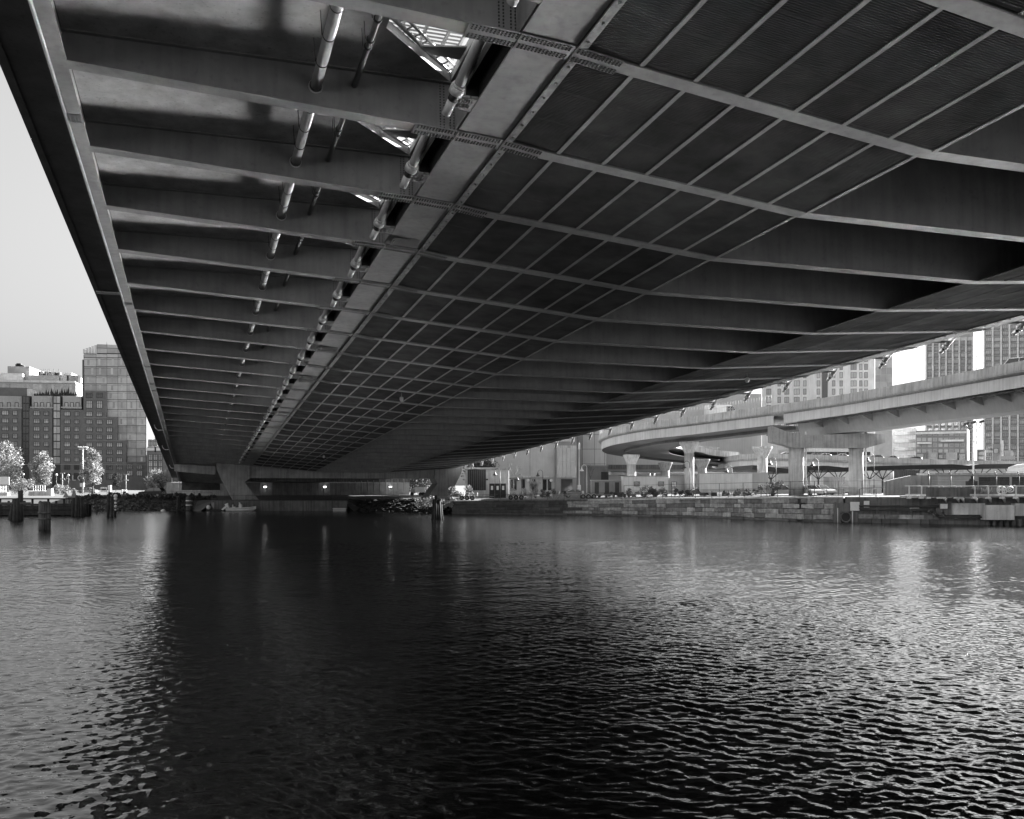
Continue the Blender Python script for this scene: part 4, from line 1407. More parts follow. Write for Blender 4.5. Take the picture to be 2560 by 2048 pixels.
for px0, px1, yt in ((2293, 2310, 1136), (2322, 2345, 1132), (2366, 2394, 1132), (2398, 2413, 1136)):
    a, z1 = fc.P(px0, yt); c, z0 = fc.P(px1, 1165); B().box(a, c, -1.4, -.03, 0, z1).build('bay', M['render_mid'], q)
    for k in range(3):
        l, zz = fc.P((px0 + px1) / 2, yt + 7 + 11 * k); window(q, l, zz, 1.7, 1.0, 2, 1, .1, y=-1.41, fm='frame_pale')
a, z1 = fc.P(2416.5, 1064); c, _ = fc.P(2441, 1064)
B().box(l1 + .01, l1 + .3, 0, 13, 0, z + .3).build('end_wall', M['render_pale'], q)
q, fc, l1, z = simple_block('row_house', 'dark brick row house beside the light mast', 2443, 2463, 1124, 275, 4, 'brick_dark', -27)
for j in range(3):
    l, zz = fc.P(2453, 1134 + 11 * j); window(q, l, zz, 1.4, .9, 2, 1, .12, fm='frame_pale')
q, fc, l1, z = simple_block('row_house', 'pale narrow row house between darker brick neighbours', 2463.5, 2481, 1126, 270, 4, 'render_pale', -27)
B().lathe([(1.0, 0), (.75, .5), (.3, .8)], 10, (l1 / 2, 1.0, z)).build('roof_cap', M['render_mid'], q)
for j in range(3):
    for i in range(2):
        l, zz = fc.P(2468 + i * 8, 1136 + 10 * j); window(q, l, zz, .6, .9, 1, 1, .1)
q, fc, l1, z = simple_block('row_house', 'tall blank brick house in front of the wide grid tower', 2481.5, 2501, 1110, 268, 4, 'brick_mid', -27)
B().box(l1 + .01, l1 + .8, .2, 4, 0, z + 1).build('end_wall', M['render_pale'], q)
l, zz = fc.P(2490, 1127); window(q, l, zz, 1.2, 1.4, 1, 1, .1)
q, fc, l1, z = simple_block('row_house', 'grey house with flat stepped roof at the foot of the wide grid tower', 2501.5, 2538, 1140, 262, 4, 'render_mid', -27)
B().box(1.0, 3.0, 1, 6, z, z + 1.6).build('roof_house', M['render_mid'], q)
for i in range(4):
    l, zz = fc.P(2506 + i * 9, 1154); window(q, l, zz, .7, 1.0, 1, 1, .1)
q, fc, l1, z = simple_block('band_window_building', 'long white building with one dark window band between the ramp columns', 1985, 2182, 1121, 245, 14, 'render_pale')
for i in range(8):
    a, z1 = fc.P(2012 + i * 20.5, 1130); c, z0 = fc.P(2012 + (i + 1) * 20.5 - .8, 1139)
    B().box(a, c, -.1, -.005, z0, z1).build('window', M['glass_dark'], q)

# far expressway behind the columns
def expressway():
    Y = 215
    q = thing('expressway', 'distant low expressway carrying cars, seen below the ramp', 'viaduct', (0, 0, 0))
    K = [(1800, 1150, 226), (1812, 1152, 216), (1850, 1147, 207), (1900, 1144, 203), (1975, 1145.5, 201), (2060, 1148, 199), (2160, 1152, 197), (2260, 1156, 195), (2380, 1161, 193), (2600, 1166, 190)]
    for (p0, y0, Y0), (p1, y1, Y1) in zip(K[:-1], K[1:]):
        a, c = at(p0, y0, Y0), at(p1, y1, Y1)
        def seg(z0, z1, d0, d1, m, name):
            B().hexa([(a.x, a.y + d0, a.z + z0), (c.x - .02, c.y + d0, c.z + z0), (c.x - .02, c.y + d1, c.z + z0), (a.x, a.y + d1, a.z + z0), (a.x, a.y + d0, a.z + z1), (c.x - .02, c.y + d0, c.z + z1), (c.x - .02, c.y + d1, c.z + z1), (a.x, a.y + d1, a.z + z1)]).build(name, M[m], q)
        seg(-.1, .9, 0, .3, 'concrete_light', 'parapet'); seg(-.5, -.11, 0, 10, 'concrete', 'deck'); seg(-1.7, -.51, .5, 9, 'render_pale', 'girder')
    for px in (1830, 2030, 2240):
        B().lathe([(.7, 0), (.7, 6.0)], 10, (xat(px, 203), 206, 2.5)).build('column', M['concrete'], q)
    return q
expressway()

# ------------------------------------------------------------------ timber piles and dock
def wy(py): return EYE * FOC / (py - HY)        # depth of a waterline seen at py
def pile_group(name, label, piles, cap=None, bands=(), m='timber', cat='pile'):
    """piles: (px_bottom, py_bottom, px_top, py_top, width_px)"""
    pb = piles[0]; Y0 = wy(pb[1])
    q = thing(name, label, cat, (xat(pb[0], Y0), Y0, 0))
    o = Vector((xat(pb[0], Y0), Y0, 0))
    for i, (a, yb, c, yt, w) in enumerate(piles):
        Y = wy(yb); p = Vector((xat(a, Y), Y, -1.2)) - o; t = Vector((xat(c, Y), Y + (i % 3) * .15, zat(yt, Y))) - o
        r = w / 2 / FOC * Y
        b = B().tube(p, t, r * 1.08, r * .92, 9)
        b.build('pile', M[m], q)
    for py in bands:
        Y = Y0; z = zat(py, Y)
        xs = [xat(p_[0], wy(p_[1])) - o.x for p_ in piles]
        B().box(min(xs) - .3, max(xs) + .3, -.45, -.32, z - .12, z + .12).build('band', M['dark_metal'], q)
    return q
pile_group('pile_dolphin', 'leaning timber pile cluster at the near corner of the dock', [(26, 1301, 35, 1246, 8), (34, 1304, 36, 1247, 8), (42, 1303, 40, 1248, 8), (47, 1303, 45, 1245, 8), (52, 1299, 50, 1226, 13), (18, 1299, 32, 1250, 7)], bands=(1258,))
pile_group('pile_dolphin', 'tight dark timber pile cluster at the outer end of the dock', [(182, 1290, 184, 1245, 8), (190, 1291, 191, 1238, 8), (197, 1291, 196, 1244, 8), (206, 1291, 203, 1243, 8), (213, 1290, 206, 1252, 8), (216, 1289, 216, 1256, 6)])
d = pile_group('pile_dolphin', 'pair of dark piles with white painted marker beyond the dock', [(270, 1292, 271, 1241, 7.5), (279, 1293, 279, 1243, 7.5), (287, 1291, 286, 1256, 7)])
p0 = d.location
for k, (dz, r) in enumerate(((2.95, .3), (2.55, .26), (1.95, .2), (1.45, .22), (.95, .16))):
    Y = wy(1291) - .5
    B().lathe([(.02, -r), (r * .8, -r * .6), (r, 0), (r * .8, r * .6), (.02, r)], 10, (xat(289, Y) - p0.x, Y - p0.y, dz)).build('marker_patch', M['white_paint'], d)
pile_group('pile_dolphin', 'dark slim pile pair on the shaded bank left of the banded pile', [(443, 1277, 445, 1243, 5), (449, 1277, 448, 1239, 5)])
pile_group('pile_dolphin', 'dark timber pile cluster with sunlit edges in front of the granite wall', [(1081, 1298, 1085, 1248, 8), (1089, 1299, 1089, 1239, 7), (1095, 1299, 1092, 1246, 7), (1101, 1299, 1098, 1248, 7), (1107, 1298, 1101, 1248, 6)])
pile_group('mooring_pile', 'single dark post on the bank right of the dock', [(242, 1281, 242, 1253, 4)])
def round_dolphin(label, pxl, pxr, pyt, pyb, bands, m, wb=False):
    Y = wy(pyb); x = xat((pxl + pxr) / 2, Y); r = (pxr - pxl) / 2 / FOC * Y; h = zat(pyt, Y)
    q = thing('round_dolphin', label, 'pile', (x, Y, 0))
    n = 15; rp = math.pi * r / n * .98
    for i in range(n):
        a = 2 * math.pi * i / n
        B().tube(((r - rp) * math.cos(a), (r - rp) * math.sin(a), -1), ((r - rp) * math.cos(a), (r - rp) * math.sin(a), h + random.uniform(-.08, .05)), rp * .93, n=8).build('timber', M[m], q)
    B().lathe([(r * .75, -1), (r * .75, h - .1)], 14).build('core', M['black'], q)
    for py in bands:
        z = zat(py, Y)
        B().lathe([(r + .005, z - .1), (r + .03, z - .1), (r + .03, z + .1), (r + .005, z + .1)], 24).build('band', M['white_paint' if wb else 'timber_grey'], q)
    B().lathe([(r * .9, h - .05), (r * .85, h + .06), (.05, h + .12)], 16).build('cap', M['timber_grey'], q)
round_dolphin('round banded timber dolphin standing alone in front of the dock', 97, 126, 1256, 1324, (1282, 1297), 'timber_grey')
round_dolphin('round timber dolphin with pale bands beside the shaded bank', 465, 480, 1243, 1277, (1252, 1263), 'timber_grey', True)
def dock():
    Y = 141.5; x0, x1 = xat(-120, Y), xat(217, Y)
    q = thing('timber_dock', 'long dark timber fender dock with plank face and top rail', 'dock', (x0, Y, 0))
    L = x1 - x0
    B().box(0, L, .3, 1.6, 1.55, 1.75).build('deck', M['timber'], q)
    for k in range(6):
        z = .1 + k * .29
        B().box(0, L, -.12 - .03 * (k % 2), .28, z, z + .24).build('wale', M['timber'], q)
    n = 17
    for k in range(n + 1):
        B().tube((L * k / n, .35, -1.2), (L * k / n, .35, 2.2 if k % 2 else 2.55), .17, n=8).build('post', M['timber'], q)
    B().box(0, L * .94, .0, .25, 2.4, 2.6).build('top_rail', M['timber'], q)
    B().box(0, L, 1.4, 1.6, 0, 1.5).build('rear_wale', M['timber'], q)
dock()

# ------------------------------------------------------------------ boats and floats
def motor_boat():
    Y = 165; x0 = xat(567, Y); k = Y / FOC
    q = thing('motor_boat', 'small open white motor boat with tilted outboard by the quay', 'boat', (x0, Y, 0))
    L = 73 * k
    st_ = [(0, .78, .0, .62), (.25, .85, -.05, .62), (.55, .82, -.05, .66), (.8, .55, .05, .74), (.93, .25, .25, .82), (1.0, .03, .5, .88)]
    V = []; F = []
    for f, w, zb, zt in st_:
        x = f * L
        V += [(x, -w, zt), (x, -w * .9, zb + .18), (x, 0, zb - .1), (x, w * .9, zb + .18), (x, w, zt), (x, w * .86, zt - .02), (x, 0, zb + .22), (x, -w * .86, zt - .02)]
    for i in range(len(st_) - 1):
        for j in range(8): F.append((i * 8 + j, i * 8 + (j + 1) % 8, (i + 1) * 8 + (j + 1) % 8, (i + 1) * 8 + j))
    b = B().add(V, F); b.f.append(list(range(8))); b.sm.append(False)
    b.build('hull', M['white_paint'], q)
    V2 = [(f * L, -w * 1.01, zt - .27) for f, w, zb, zt in st_[:-1]]; V3 = [(f * L, -w * 1.015, zt - .16) for f, w, zb, zt in st_[:-1]]
    b = B().add(V2 + V3, [(i, i + 1, 5 + i + 1, 5 + i) for i in range(4)]); b.build('stripe', M['grey_metal'], q)
    b = B().box(L * .42, L * .52, -.3, .3, .35, 1.15); b.hexa([(L * .44, -.28, 1.15), (L * .5, -.28, 1.15), (L * .5, .28, 1.15), (L * .44, .28, 1.15), (L * .42, -.24, 1.55), (L * .44, -.24, 1.55), (L * .44, .24, 1.55), (L * .42, .24, 1.55)])
    b.build('console', M['white_paint'], q)
    B().box(L * .22, L * .29, -.3, .3, .35, .8).box(L * .20, L * .22, -.3, .3, .6, 1.15).build('seat', M['white_paint'], q)
    B().tube((L * .235, 0, .6), (L * .235, 0, 3.1), .025, n=6).build('mast', M['dark_metal'], q)
    m_ = B().hexa([(-.1, -.2, .75), (.45, -.2, .55), (.5, .2, .55), (-.1, .2, .75), (-.35, -.2, 1.2), (.2, -.2, 1.45), (.2, .2, 1.45), (-.35, .2, 1.2)])
    m_.hexa([(-.95, -.08, .3), (-.7, -.08, .15), (-.7, .08, .15), (-.95, .08, .3), (-.2, -.1, .95), (0, -.1, .75), (0, .1, .75), (-.2, .1, .95)])
    m_.build('outboard_motor', M['white_paint'], q)
motor_boat()
Y = 166
q = thing('floating_dock', 'low dark floating dock with a white ball behind the boat', 'dock', (xat(518, Y), Y, 0))
w_ = 50 / FOC * Y
B().box(0, w_, -.8, .8, -.1, .28).build('float', M['timber'], q)
for f in (.22, .3): B().tube((w_ * f, .3, .2), (w_ * f, .3, 1.5), .04, n=6).build('mooring_post', M['pipe'], q)
B().lathe([(.05, .28), (.3, .36), (.42, .65), (.3, .95), (.05, 1.05)], 12, (.25, 0, 0)).build('ball_buoy', M['white_paint'], q)
Y = 166.0
q = thing('float_block', 'long pale float lying at the foot of the quay wall', 'float', (xat(833, Y), Y, 0))
w_ = 33 / FOC * Y
B().hexa([(0, -.5, -.1), (w_, -.5, -.1), (w_, .5, -.1), (0, .5, -.1), (.05, -.45, .42), (w_ - .05, -.45, .42), (w_ - .05, .45, .42), (.05, .45, .42)]).build('body', M['frame_pale'], q)
B().box(-.02, w_ + .02, -.53, .53, .43, .5).build('top_board', M['pipe'], q)
Y = 165
q = thing('float_buoy', 'small white buoy drifting near the shaded bank', 'buoy', (xat(408, Y), Y, 0))
B().lathe([(.05, -.2), (.4, -.05), (.42, .15), (.2, .3), (.05, .34)], 12).build('body', M['white_paint'], q)
B().box(-.42, .42, -.02, .02, .05, .1).build('band', M['dark_metal'], q)

# ------------------------------------------------------------------ vehicles
CARS = {}
def car(label, x, y, z, rz, paint, kind='sedan', group=None, name='parked_car', cat='car'):
    q = thing(name, label, cat, (x, y, z), rz, group)
    L, W, Hh = {'sedan': (4.6, 1.8, 1.45), 'suv': (4.9, 1.95, 1.85), 'van': (5.6, 2.0, 2.5)}[kind]
    if kind not in CARS:
        h = Hh
        if kind == 'van':
            prof = [(-.5, .14), (.46, .14), (.5, .2), (.495, .40), (.42, .52), (.30, .93), (.22, 1.0), (-.47, 1.0), (-.5, .94)]
            cab = [(.405, .56), (.30, .92), (.12, .92), (.12, .56)]
        elif kind == 'suv':
            prof = [(-.48, .2), (.46, .2), (.5, .3), (.49, .5), (.44, .56), (.22, .62), (-.44, .64), (-.5, .58), (-.5, .28)]
            cab = [(.24, .62), (.08, .97), (-.36, 1.0), (-.47, .63)]
        else:
            prof = [(-.48, .18), (.47, .18), (.5, .28), (.49, .46), (.44, .53), (.2, .62), (-.38, .64), (-.49, .6), (-.5, .3)]
            cab = [(.22, .62), (.06, .96), (-.16, 1.0), (-.40, .64)]
        b = B()
        def shell(pr, w0, w1, zlo):
            n = len(pr); V = []
            for sgn in (-1, 1):
                for px_, pz in pr:
                    f = max(0, (pz - zlo) / (1 - zlo)); V.append((px_ * L, sgn * (w0 + (w1 - w0) * f) / 2, pz * h))
            Fs = [tuple(range(n)), tuple(reversed(range(n, 2 * n)))] + [((i + 1) % n, i, n + i, n + (i + 1) % n) for i in range(n)]
            return B().add(V, Fs)
        body = shell(prof, W, W * .92, .3).mesh('body')
        if kind == 'van':
            cabm = shell(cab, W * 1.0, W * .96, .5).mesh('windows'); roof = None
        else:
            cabm = shell(cab, W * .9, W * .72, .6).mesh('windows')
            top = [p for p in cab if p[1] > .9]
            b = B(); xa, xb = min(p[0] for p in top), max(p[0] for p in top)
            b.box(xa * L - .02, xb * L + .02, -W * .37, W * .37, h * .965, h * 1.0 + .01)
            for sx in (cab[0][0], (xa + xb) / 2 - .0, cab[-1][0]):
                tx = xb if sx == cab[0][0] else (xa if sx == cab[-1][0] else sx)
                for sg in (-1, 1):
                    b.tube((sx * L, sg * W * .45, h * .62), (tx * L, sg * W * .365, h * .975), .045, n=5)
            roof = b.mesh('roof')
        r = .33 if kind == 'sedan' else .38
        ty = B().tube((0, -.11, 0), (0, .11, 0), r, n=18).mesh('tyre'); rim = B().tube((0, -.118, 0), (0, .118, 0), r * .62, n=12).mesh('rim')
        hl = B().box(-.06, .05, -.22, .22, -.07, .07).mesh('headlight')
        CARS[kind] = (body, cabm, roof, ty, rim, hl, r)
    body, cabm, roof, ty, rim, hl, r = CARS[kind]
    def use(me, m):
        me2 = me if (me.materials and me.materials[0] == m) or not me.materials else me.copy()
        if me2 is not me: me2.materials.clear()
        return me2
    ob('body', use(body, M[paint]), M[paint], q); ob('windows', cabm, M['car_glass'], q)
    if roof is not None: ob('roof', use(roof, M[paint]), M[paint], q)
    for sx in (-.31, .32):
        for sy in (-1, 1):
            o = ob('wheel', ty, M['tyre'], q, (sx * L, sy * (W / 2 - .1), r)); ob('rim', rim, M['grey_metal'], o)
    for sy in (-1, 1):
        ob('headlight', hl, M['white_paint'], q, (.49 * L, sy * W * .36, Hh * .42))
    return q
G = 2.4
car('silver sedan parked in sun beyond the dock, side on', xat(219, 240), 240, gz(219), math.pi, 'car_grey')
car('black off-road car parked in shade at the bridge edge', xat(381, 186), 186, gz(381) , math.pi - .1, 'car_dark', 'suv')
car('white car facing the water between ramp column and container', xat(2025, 134), 134, gz(2025), -math.pi / 2 + .15, 'car_white')
car('white car half hidden behind the front-facing white car', xat(2052, 139), 139, gz(2052), -math.pi / 2 + .4, 'car_white')
car('white car cut off by the left column of the two-column pier', xat(1958, 137), 137, gz(1958), -.2, 'car_white')
car('dark car parked between the two office trailers', xat(1748, 158), 158, gz(1748), .1, 'car_dark')
car('silver low car parked behind the long boat trailer', xat(1440, 166), 166, gz(1440), .05, 'car_grey')
car('white delivery van driving on the elevated ramp', xat(1806, 150.6), 150.6, 14.66, -.25, 'car_white', 'van', name='delivery_van', cat='van')
car('white car roof showing over the ramp parapet at the right edge', xat(2572, 103.5), 103.5, 16.66, -.9, 'car_white', 'suv')
for px, m, w in ((1968, 'car_white', 'white car on the far expressway left of the two-column pier'), (2043, 'car_grey', 'grey car on the far expressway, first right of the left pier column'), (2066, 'car_white', 'white car on the far expressway midway between the two pier columns'), (2107, 'car_white', 'white car on the far expressway just left of the right pier column'),
                 (2195, 'car_dark', 'dark car on the far expressway right of the pier'), (2232, 'car_grey', 'grey car on the far expressway below the banded glass block'), (2292, 'car_dark', 'dark car on the far expressway below the brick block')):
    Y = float(np.interp(px, [1812, 1850, 1900, 1975, 2060, 2160, 2260, 2380], [216, 207, 203, 201, 199, 197, 195, 193])) + 3
    py = float(np.interp(px, [1812, 1850, 1900, 1975, 2060, 2160, 2260, 2380], [1152, 1147, 1144, 1145.5, 1148, 1152, 1156, 1161]))
    car(w, xat(px, Y), Y, zat(py, Y - 3) - .11, 0.0, m, group='cars on the far expressway')

def boat_trailer(label, px0, px1, Y, nax, wpx, group='boat trailers behind the seawall'):
    z = gz((px0 + px1) / 2); x0 = xat(px0, Y); L = xat(px1, Y) - x0
    q = thing('boat_trailer', label, 'trailer', (x0, Y, z), 0, group)
    for sy in (-.8, .8): B().box(0, L * .9, sy - .05, sy + .05, .55, .68).build('side_rail', M['grey_metal'], q)
    B().hexa([(L * .88, -.8, .55), (L, -.06, .55), (L, .06, .55), (L * .88, .8, .55), (L * .88, -.8, .67), (L, -.06, .67), (L, .06, .67), (L * .88, .8, .67)]).build('drawbar', M['grey_metal'], q)
    for f in (.1, .4, .7): B().box(L * f, L * f + .08, -.8, .8, .6, .72).build('cross_bar', M['grey_metal'], q)
    for f in (.12, .5): B().box(L * f - .1, L * f + .1, -.6, .6, .73, 1.25).build('bunk', M['pipe'], q)
    xc = xat(wpx, Y) - x0
    for i in range(nax):
        x = xc + (i - (nax - 1) / 2) * .85
        for sy in (-1.0, 1.0):
            o = B().tube((x, sy - .12, .36), (x, sy + .12, .36), .36, n=16).build('wheel', M['tyre'], q)
            B().tube((x, sy - .13, .36), (x, sy + .13, .36), .2, n=10).build('rim', M['grey_metal'], o)
            f = B()
            for k in range(6):
                a0, a1 = math.pi * k / 6, math.pi * (k + 1) / 6
                f.hexa([(x + .42 * math.cos(a), sy - .15, .4 + .42 * math.sin(a)) for a in (a0, a1)] + [(x + .42 * math.cos(a), sy + .15, .4 + .42 * math.sin(a)) for a in (a1, a0)] +
                       [(x + .45 * math.cos(a), sy - .15, .4 + .45 * math.sin(a)) for a in (a0, a1)] + [(x + .45 * math.cos(a), sy + .15, .4 + .45 * math.sin(a)) for a in (a1, a0)])
            f.build('fender', M['white_paint' if sy < 0 else 'grey_metal'], q)
boat_trailer('three-wheeled boat trailer beside the pale bush near the hut', 1150, 1235, 156, 3, 1168)
boat_trailer('three-wheeled boat trailer below the pale bare tree', 1268, 1345, 153, 3, 1290)
boat_trailer('long three-axle boat trailer below the tall panelled wall', 1380, 1535, 150, 3, 1470)

# ------------------------------------------------------------------ site trailers, containers
def cabin(name, label, px0, px1, pyt, Y, depth, rz, m='render_pale', cat='trailer', side=True):
    z = gz((px0 + px1) / 2); x0 = xat(px0, Y); L = (xat(px1, Y) - x0) / math.cos(rz); h = zat(pyt, Y) - z
    q = thing(name, label, cat, (x0, Y, z), rz)
    n = max(2, int(L / 1.2))
    for k in range(n):
        B().box(L * k / n + .008, L * (k + 1) / n - .008, 0, .06, .5, h - .15).build('wall_panel', M[m], q)
    B().box(0, L, .061, depth, .5, h - .16).build('body', M[m], q)
    B().box(-.06, L + .06, -.05, depth + .05, h - .15, h).build('roof', M['frame_pale'], q)
    for k in range(5):
        B().box(L * k / 4.2, L * k / 4.2 + .25, .2, depth - .2, -.05, .5).build('support', M['dark_metal'], q)
    return q, L, h
q, L, h = cabin('office_trailer', 'white site office trailer with roof vents left of the flared column', 1561, 1672, 1190, 158, 3.2, .05)
B().box(L + .01, L + 3.6, .4, 3.4, .5, h - .25).build('end_module', M['render_mid'], q)
for f in (.62, .72): B().tube((L * f, 1.5, h), (L * f, 1.5, h + .45), .12, n=8).build('roof_vent', M['white_paint'], q)
for f in (.28, .83):
    window(q, L * f, h * .62, 1.0, .8, 1, 1, .06, gm='glass_dark')
window(q, L + 1.0, h * .6, .9, .9, 2, 1, .07, gm='glass_pane', y=.39)
q, L, h = cabin('office_trailer', 'larger pale site trailer with graffiti foot right of the flared column', 1761, 1882, 1182, 150, 3.4, .04)
B().box(L + .01, L + 2.6, .1, 3.2, .5, h + .05).build('end_module', M['render_mid'], q)
for k in range(7):
    u = L * .7 + k * .22
    B().path([(u, -.02, .62), (u + .1, -.02, 1.25 + .2 * (k % 2)), (u + .2, -.02, .62)], .035, 5).build('graffiti_mark', M['white_paint'], q)
q, L, h = cabin('storage_container', 'low ribbed storage container left of the white office trailer', 1479, 1556, 1200, 161, 2.4, 0, 'corrugated', 'container')
for k in range(3): B().box(L * (.1 + .33 * k), L * (.1 + .33 * k) + .7, -.05, -.005, .6, h - .4).build('door_leaf', M['dark_metal'], q)
def container(label, px0, px1, pyt, Y, m, dark=False):
    z = gz((px0 + px1) / 2); x0 = xat(px0, Y); L = xat(px1, Y) - x0; h = zat(pyt, Y) - z
    q = thing('shipping_container', label, 'container', (x0, Y, z))
    B().box(0, L, .05, 2.4, 0, h).build('body', M[m], q)
    n = max(3, int(L / .3))
    rb = B().prism([(0, .05), (.05, -.02), (L / n * .5, -.02), (L / n * .5 + .05, .05)], .1, h - .1).mesh('rib')
    for k in range(n): ob('rib', rb, M[m], q, (L * k / n + .02, 0, 0))
    B().box(-.03, L + .03, -.04, 2.45, h, h + .1).build('top_frame', M[m], q)
container('grey corrugated container upright behind the railing, beside the wrapped boat', 2072, 2113, 1194, 142, 'corrugated')
container('dark flat container on the slope below the station canopy', 2250, 2300, 1177, 150, 'dark_metal')
q = thing('wrapped_boat', 'white cabin boat on stands behind the railing, right of the container', 'boat', (xat(2116, 138), 138, gz(2116)))
k = 138 / FOC
B().hexa([(.2, -.2, .4), (2.3, -.2, .5), (2.3, 1.8, .5), (.2, 1.8, .4), (-.1, -.6, 1.4), (2.9, -.6, 1.3), (2.9, 2.2, 1.3), (-.1, 2.2, 1.4)]).build('hull', M['render_mid'], q)
B().hexa([(0.1, -.4, 1.42), (1.9, -.4, 1.35), (1.9, 1.9, 1.35), (.1, 1.9, 1.42), (.7, -.1, 2.1), (1.3, -.1, 2.2), (1.3, 1.6, 2.2), (.7, 1.6, 2.1)]).build('cover', M['render_mid'], q)
for x in (.4, 2.0): B().tube((x, .3, 0), (x, .3, .5), .07, n=6).build('stand', M['dark_metal'], q)
q = thing('slat_fence', 'pale upright slat fence between the wrapped boat and the ramp column', 'fence', (xat(2122, 146), 146, gz(2150)))
L = xat(2205, 146) - xat(2122, 146)
for k in range(24): B().box(L * k / 24, L * k / 24 + .14, 0, .04, 0, zat(1198, 146) - gz(2150)).build('slat', M['frame_pale'], q)
for f in (.3, .95): B().box(0, L, .045, .09, 2.4 * f - .05, 2.4 * f + .05).build('rail', M['frame_pale'], q)

# ------------------------------------------------------------------ lamps and masts
def goose(label, px, pyt, Y, flip=-1, bright=False, hb=None):
    z = gz(px); h = zat(pyt, Y) - z
    q = thing('street_lamp', label, 'lamp', (xat(px, Y), Y, z), 0, 'hooked lamps on the far bank')
    m = M['pipe'] if bright else M['dark_metal']
    B().tube((0, 0, -.1), (0, 0, h - .5), .06, .045, 8).build('pole', m, q)
    pts = [(flip * (.45 - .45 * math.cos(a)), 0, h - .5 + .5 * math.sin(a)) for a in [math.pi * i / 8 for i in range(9)]]
    B().path(pts, .04, 6).build('arm', m, q)
    x = flip * .9
    B().lathe([(.42, h - 1.15), (.34, h - 1.0), (.14, h - .8), (.1, h - .5)], 12, (x, 0, 0)).build('shade', m, q)
    B().lathe([(.03, h - 1.28), (.14, h - 1.2), (.14, h - 1.12)], 8, (x, 0, 0)).build('bulb', M['frame_pale'], q)
    return q
goose('hooked lamp in front of the hut door', 1250, 1172, 165)
goose('small hooked lamp beside the pale bare tree', 1306, 1186, 172)
goose('hooked lamp in front of the brick plant wall', 1357, 1175, 172)
goose('bright sunlit hooked lamp below the clad hall', 1467, 1162, 170, -1, True)
goose('hooked lamp in front of the flared column between trailers', 1724, 1153, 152, -1)
goose('short hooked lamp behind the larger trailer roof', 1830, 1165, 165, -1)
goose('hooked lamp just left of the two-column pier', 1940, 1144, 146, -1)
goose('hooked lamp between the two pier columns', 2046, 1147, 142, -1)
goose('hooked lamp right of the two-column pier, arm to the left', 2185, 1135, 138, -1)
def mast(label, px, pyt, Y, heads, kind='flood'):
    z = gz(px); h = zat(pyt, Y) - z
    q = thing('light_mast', label, 'lamp', (xat(px, Y), Y, z))
    B().tube((0, 0, -.1), (0, 0, h), .16, .1, 10).build('pole', M['pipe'], q)
    for dx, dz in heads:
        B().path([(0, 0, h - .6), (dx * .7, 0, h - .75 + dz * .5), (dx, 0, h + dz - .2)], .05, 6).build('arm', M['dark_metal'], q)
        B().hexa([(dx - .35, -.3, h + dz - .25), (dx + .3, -.3, h + dz - .05), (dx + .3, .3, h + dz - .05), (dx - .35, .3, h + dz - .25), (dx - .3, -.25, h + dz + .15), (dx + .2, -.25, h + dz + .3), (dx + .2, .25, h + dz + .3), (dx - .3, .25, h + dz + .15)]).build('floodlight', M['dark_metal'], q)
mast('tall light mast with three dark floodlights on the right', 2433, 1060, 150, [(-1.1, 0), (.1, .25), (1.4, .35)])
q = thing('light_mast', 'slim tall pole beside the panelled brick wall', 'pole', (xat(1448, 175), 175, gz(1448)))
h = zat(1107, 175) - gz(1448)
B().tube((0, 0, -.1), (0, 0, h), .14, .09, 8).build('pole', M['concrete_light'], q); B().box(-.3, .3, -.25, .25, 1.2, 2.2).build('control_box', M['white_paint'], q); B().box(-.16, .16, -.2, .2, h - 1.2, h - .2).build('sensor_box', M['white_paint'], q)
Y = 235
q = thing('light_mast', 'tall pale car park mast with four heads before the brick block', 'lamp', (xat(207, Y), Y, gz(207)))
h = zat(1120, Y) - gz(207)
B().tube((0, 0, -.1), (0, 0, h), .2, .13, 8).build('pole', M['white_paint'], q)
B().box(-1.0, 1.0, -.08, .08, h - .4, h - .25).build('cross_arm', M['white_paint'], q)
for x in (-.9, -.35, .4, .95): B().hexa([(x - .3, -.3, h + .1), (x + .3, -.3, h - .05), (x + .3, .3, h - .05), (x - .3, .3, h + .1), (x - .3, -.2, h + .4), (x + .3, -.2, h + .2), (x + .3, .2, h + .2), (x - .3, .2, h + .4)]).build('lamp_head', M['white_paint'], q)
for dz, m in ((-7.2, 'dark_metal'), (-8.6, 'dark_metal'), (-9.6, 'white_paint')): B().box(-.6, .35, -.25, .25, h + dz, h + dz + .9).build('camera_box', M[m], q)
for px, py, w in ((58, 1186, 'globe lamp left of the middle bright tree'), (141, 1187, 'globe lamp left of the T-shaped pole'), (171, 1188, 'globe lamp above the lettering')):
    Y = 260; z = gz(px); h = zat(py, Y) - z
    q = thing('globe_lamp', w, 'lamp', (xat(px, Y), Y, z), 0, 'globe lamps beyond the dock')
    B().tube((0, 0, -.1), (0, 0, h - .2), .07, n=8).build('pole', M['dark_metal'], q)
    B().lathe([(.05, -.32), (.26, -.2), (.33, 0), (.26, .2), (.05, .32)], 12, (0, 0, h)).build('globe', M['white_paint'], q)
for px, py, w in ((156, 1184, 'pale T-shaped pole left of the lettering'), (315, 1187, 'pale T-shaped pole between brick block and black car')):
    Y = 230; z = gz(px); h = zat(py, Y) - z
    q = thing('sign_pole', w, 'pole', (xat(px, Y), Y, z))
    B().tube((0, 0, -.1), (0, 0, h), .1, n=8).build('pole', M['frame_pale'], q); B().box(-.55, .55, -.08, .08, h, h + .14).build('cross_bar', M['frame_pale'], q)
    B().box(-.5, .5, -.1, .1, h - 1.4, h - 1.2).build('lower_bar', M['frame_pale'], q)

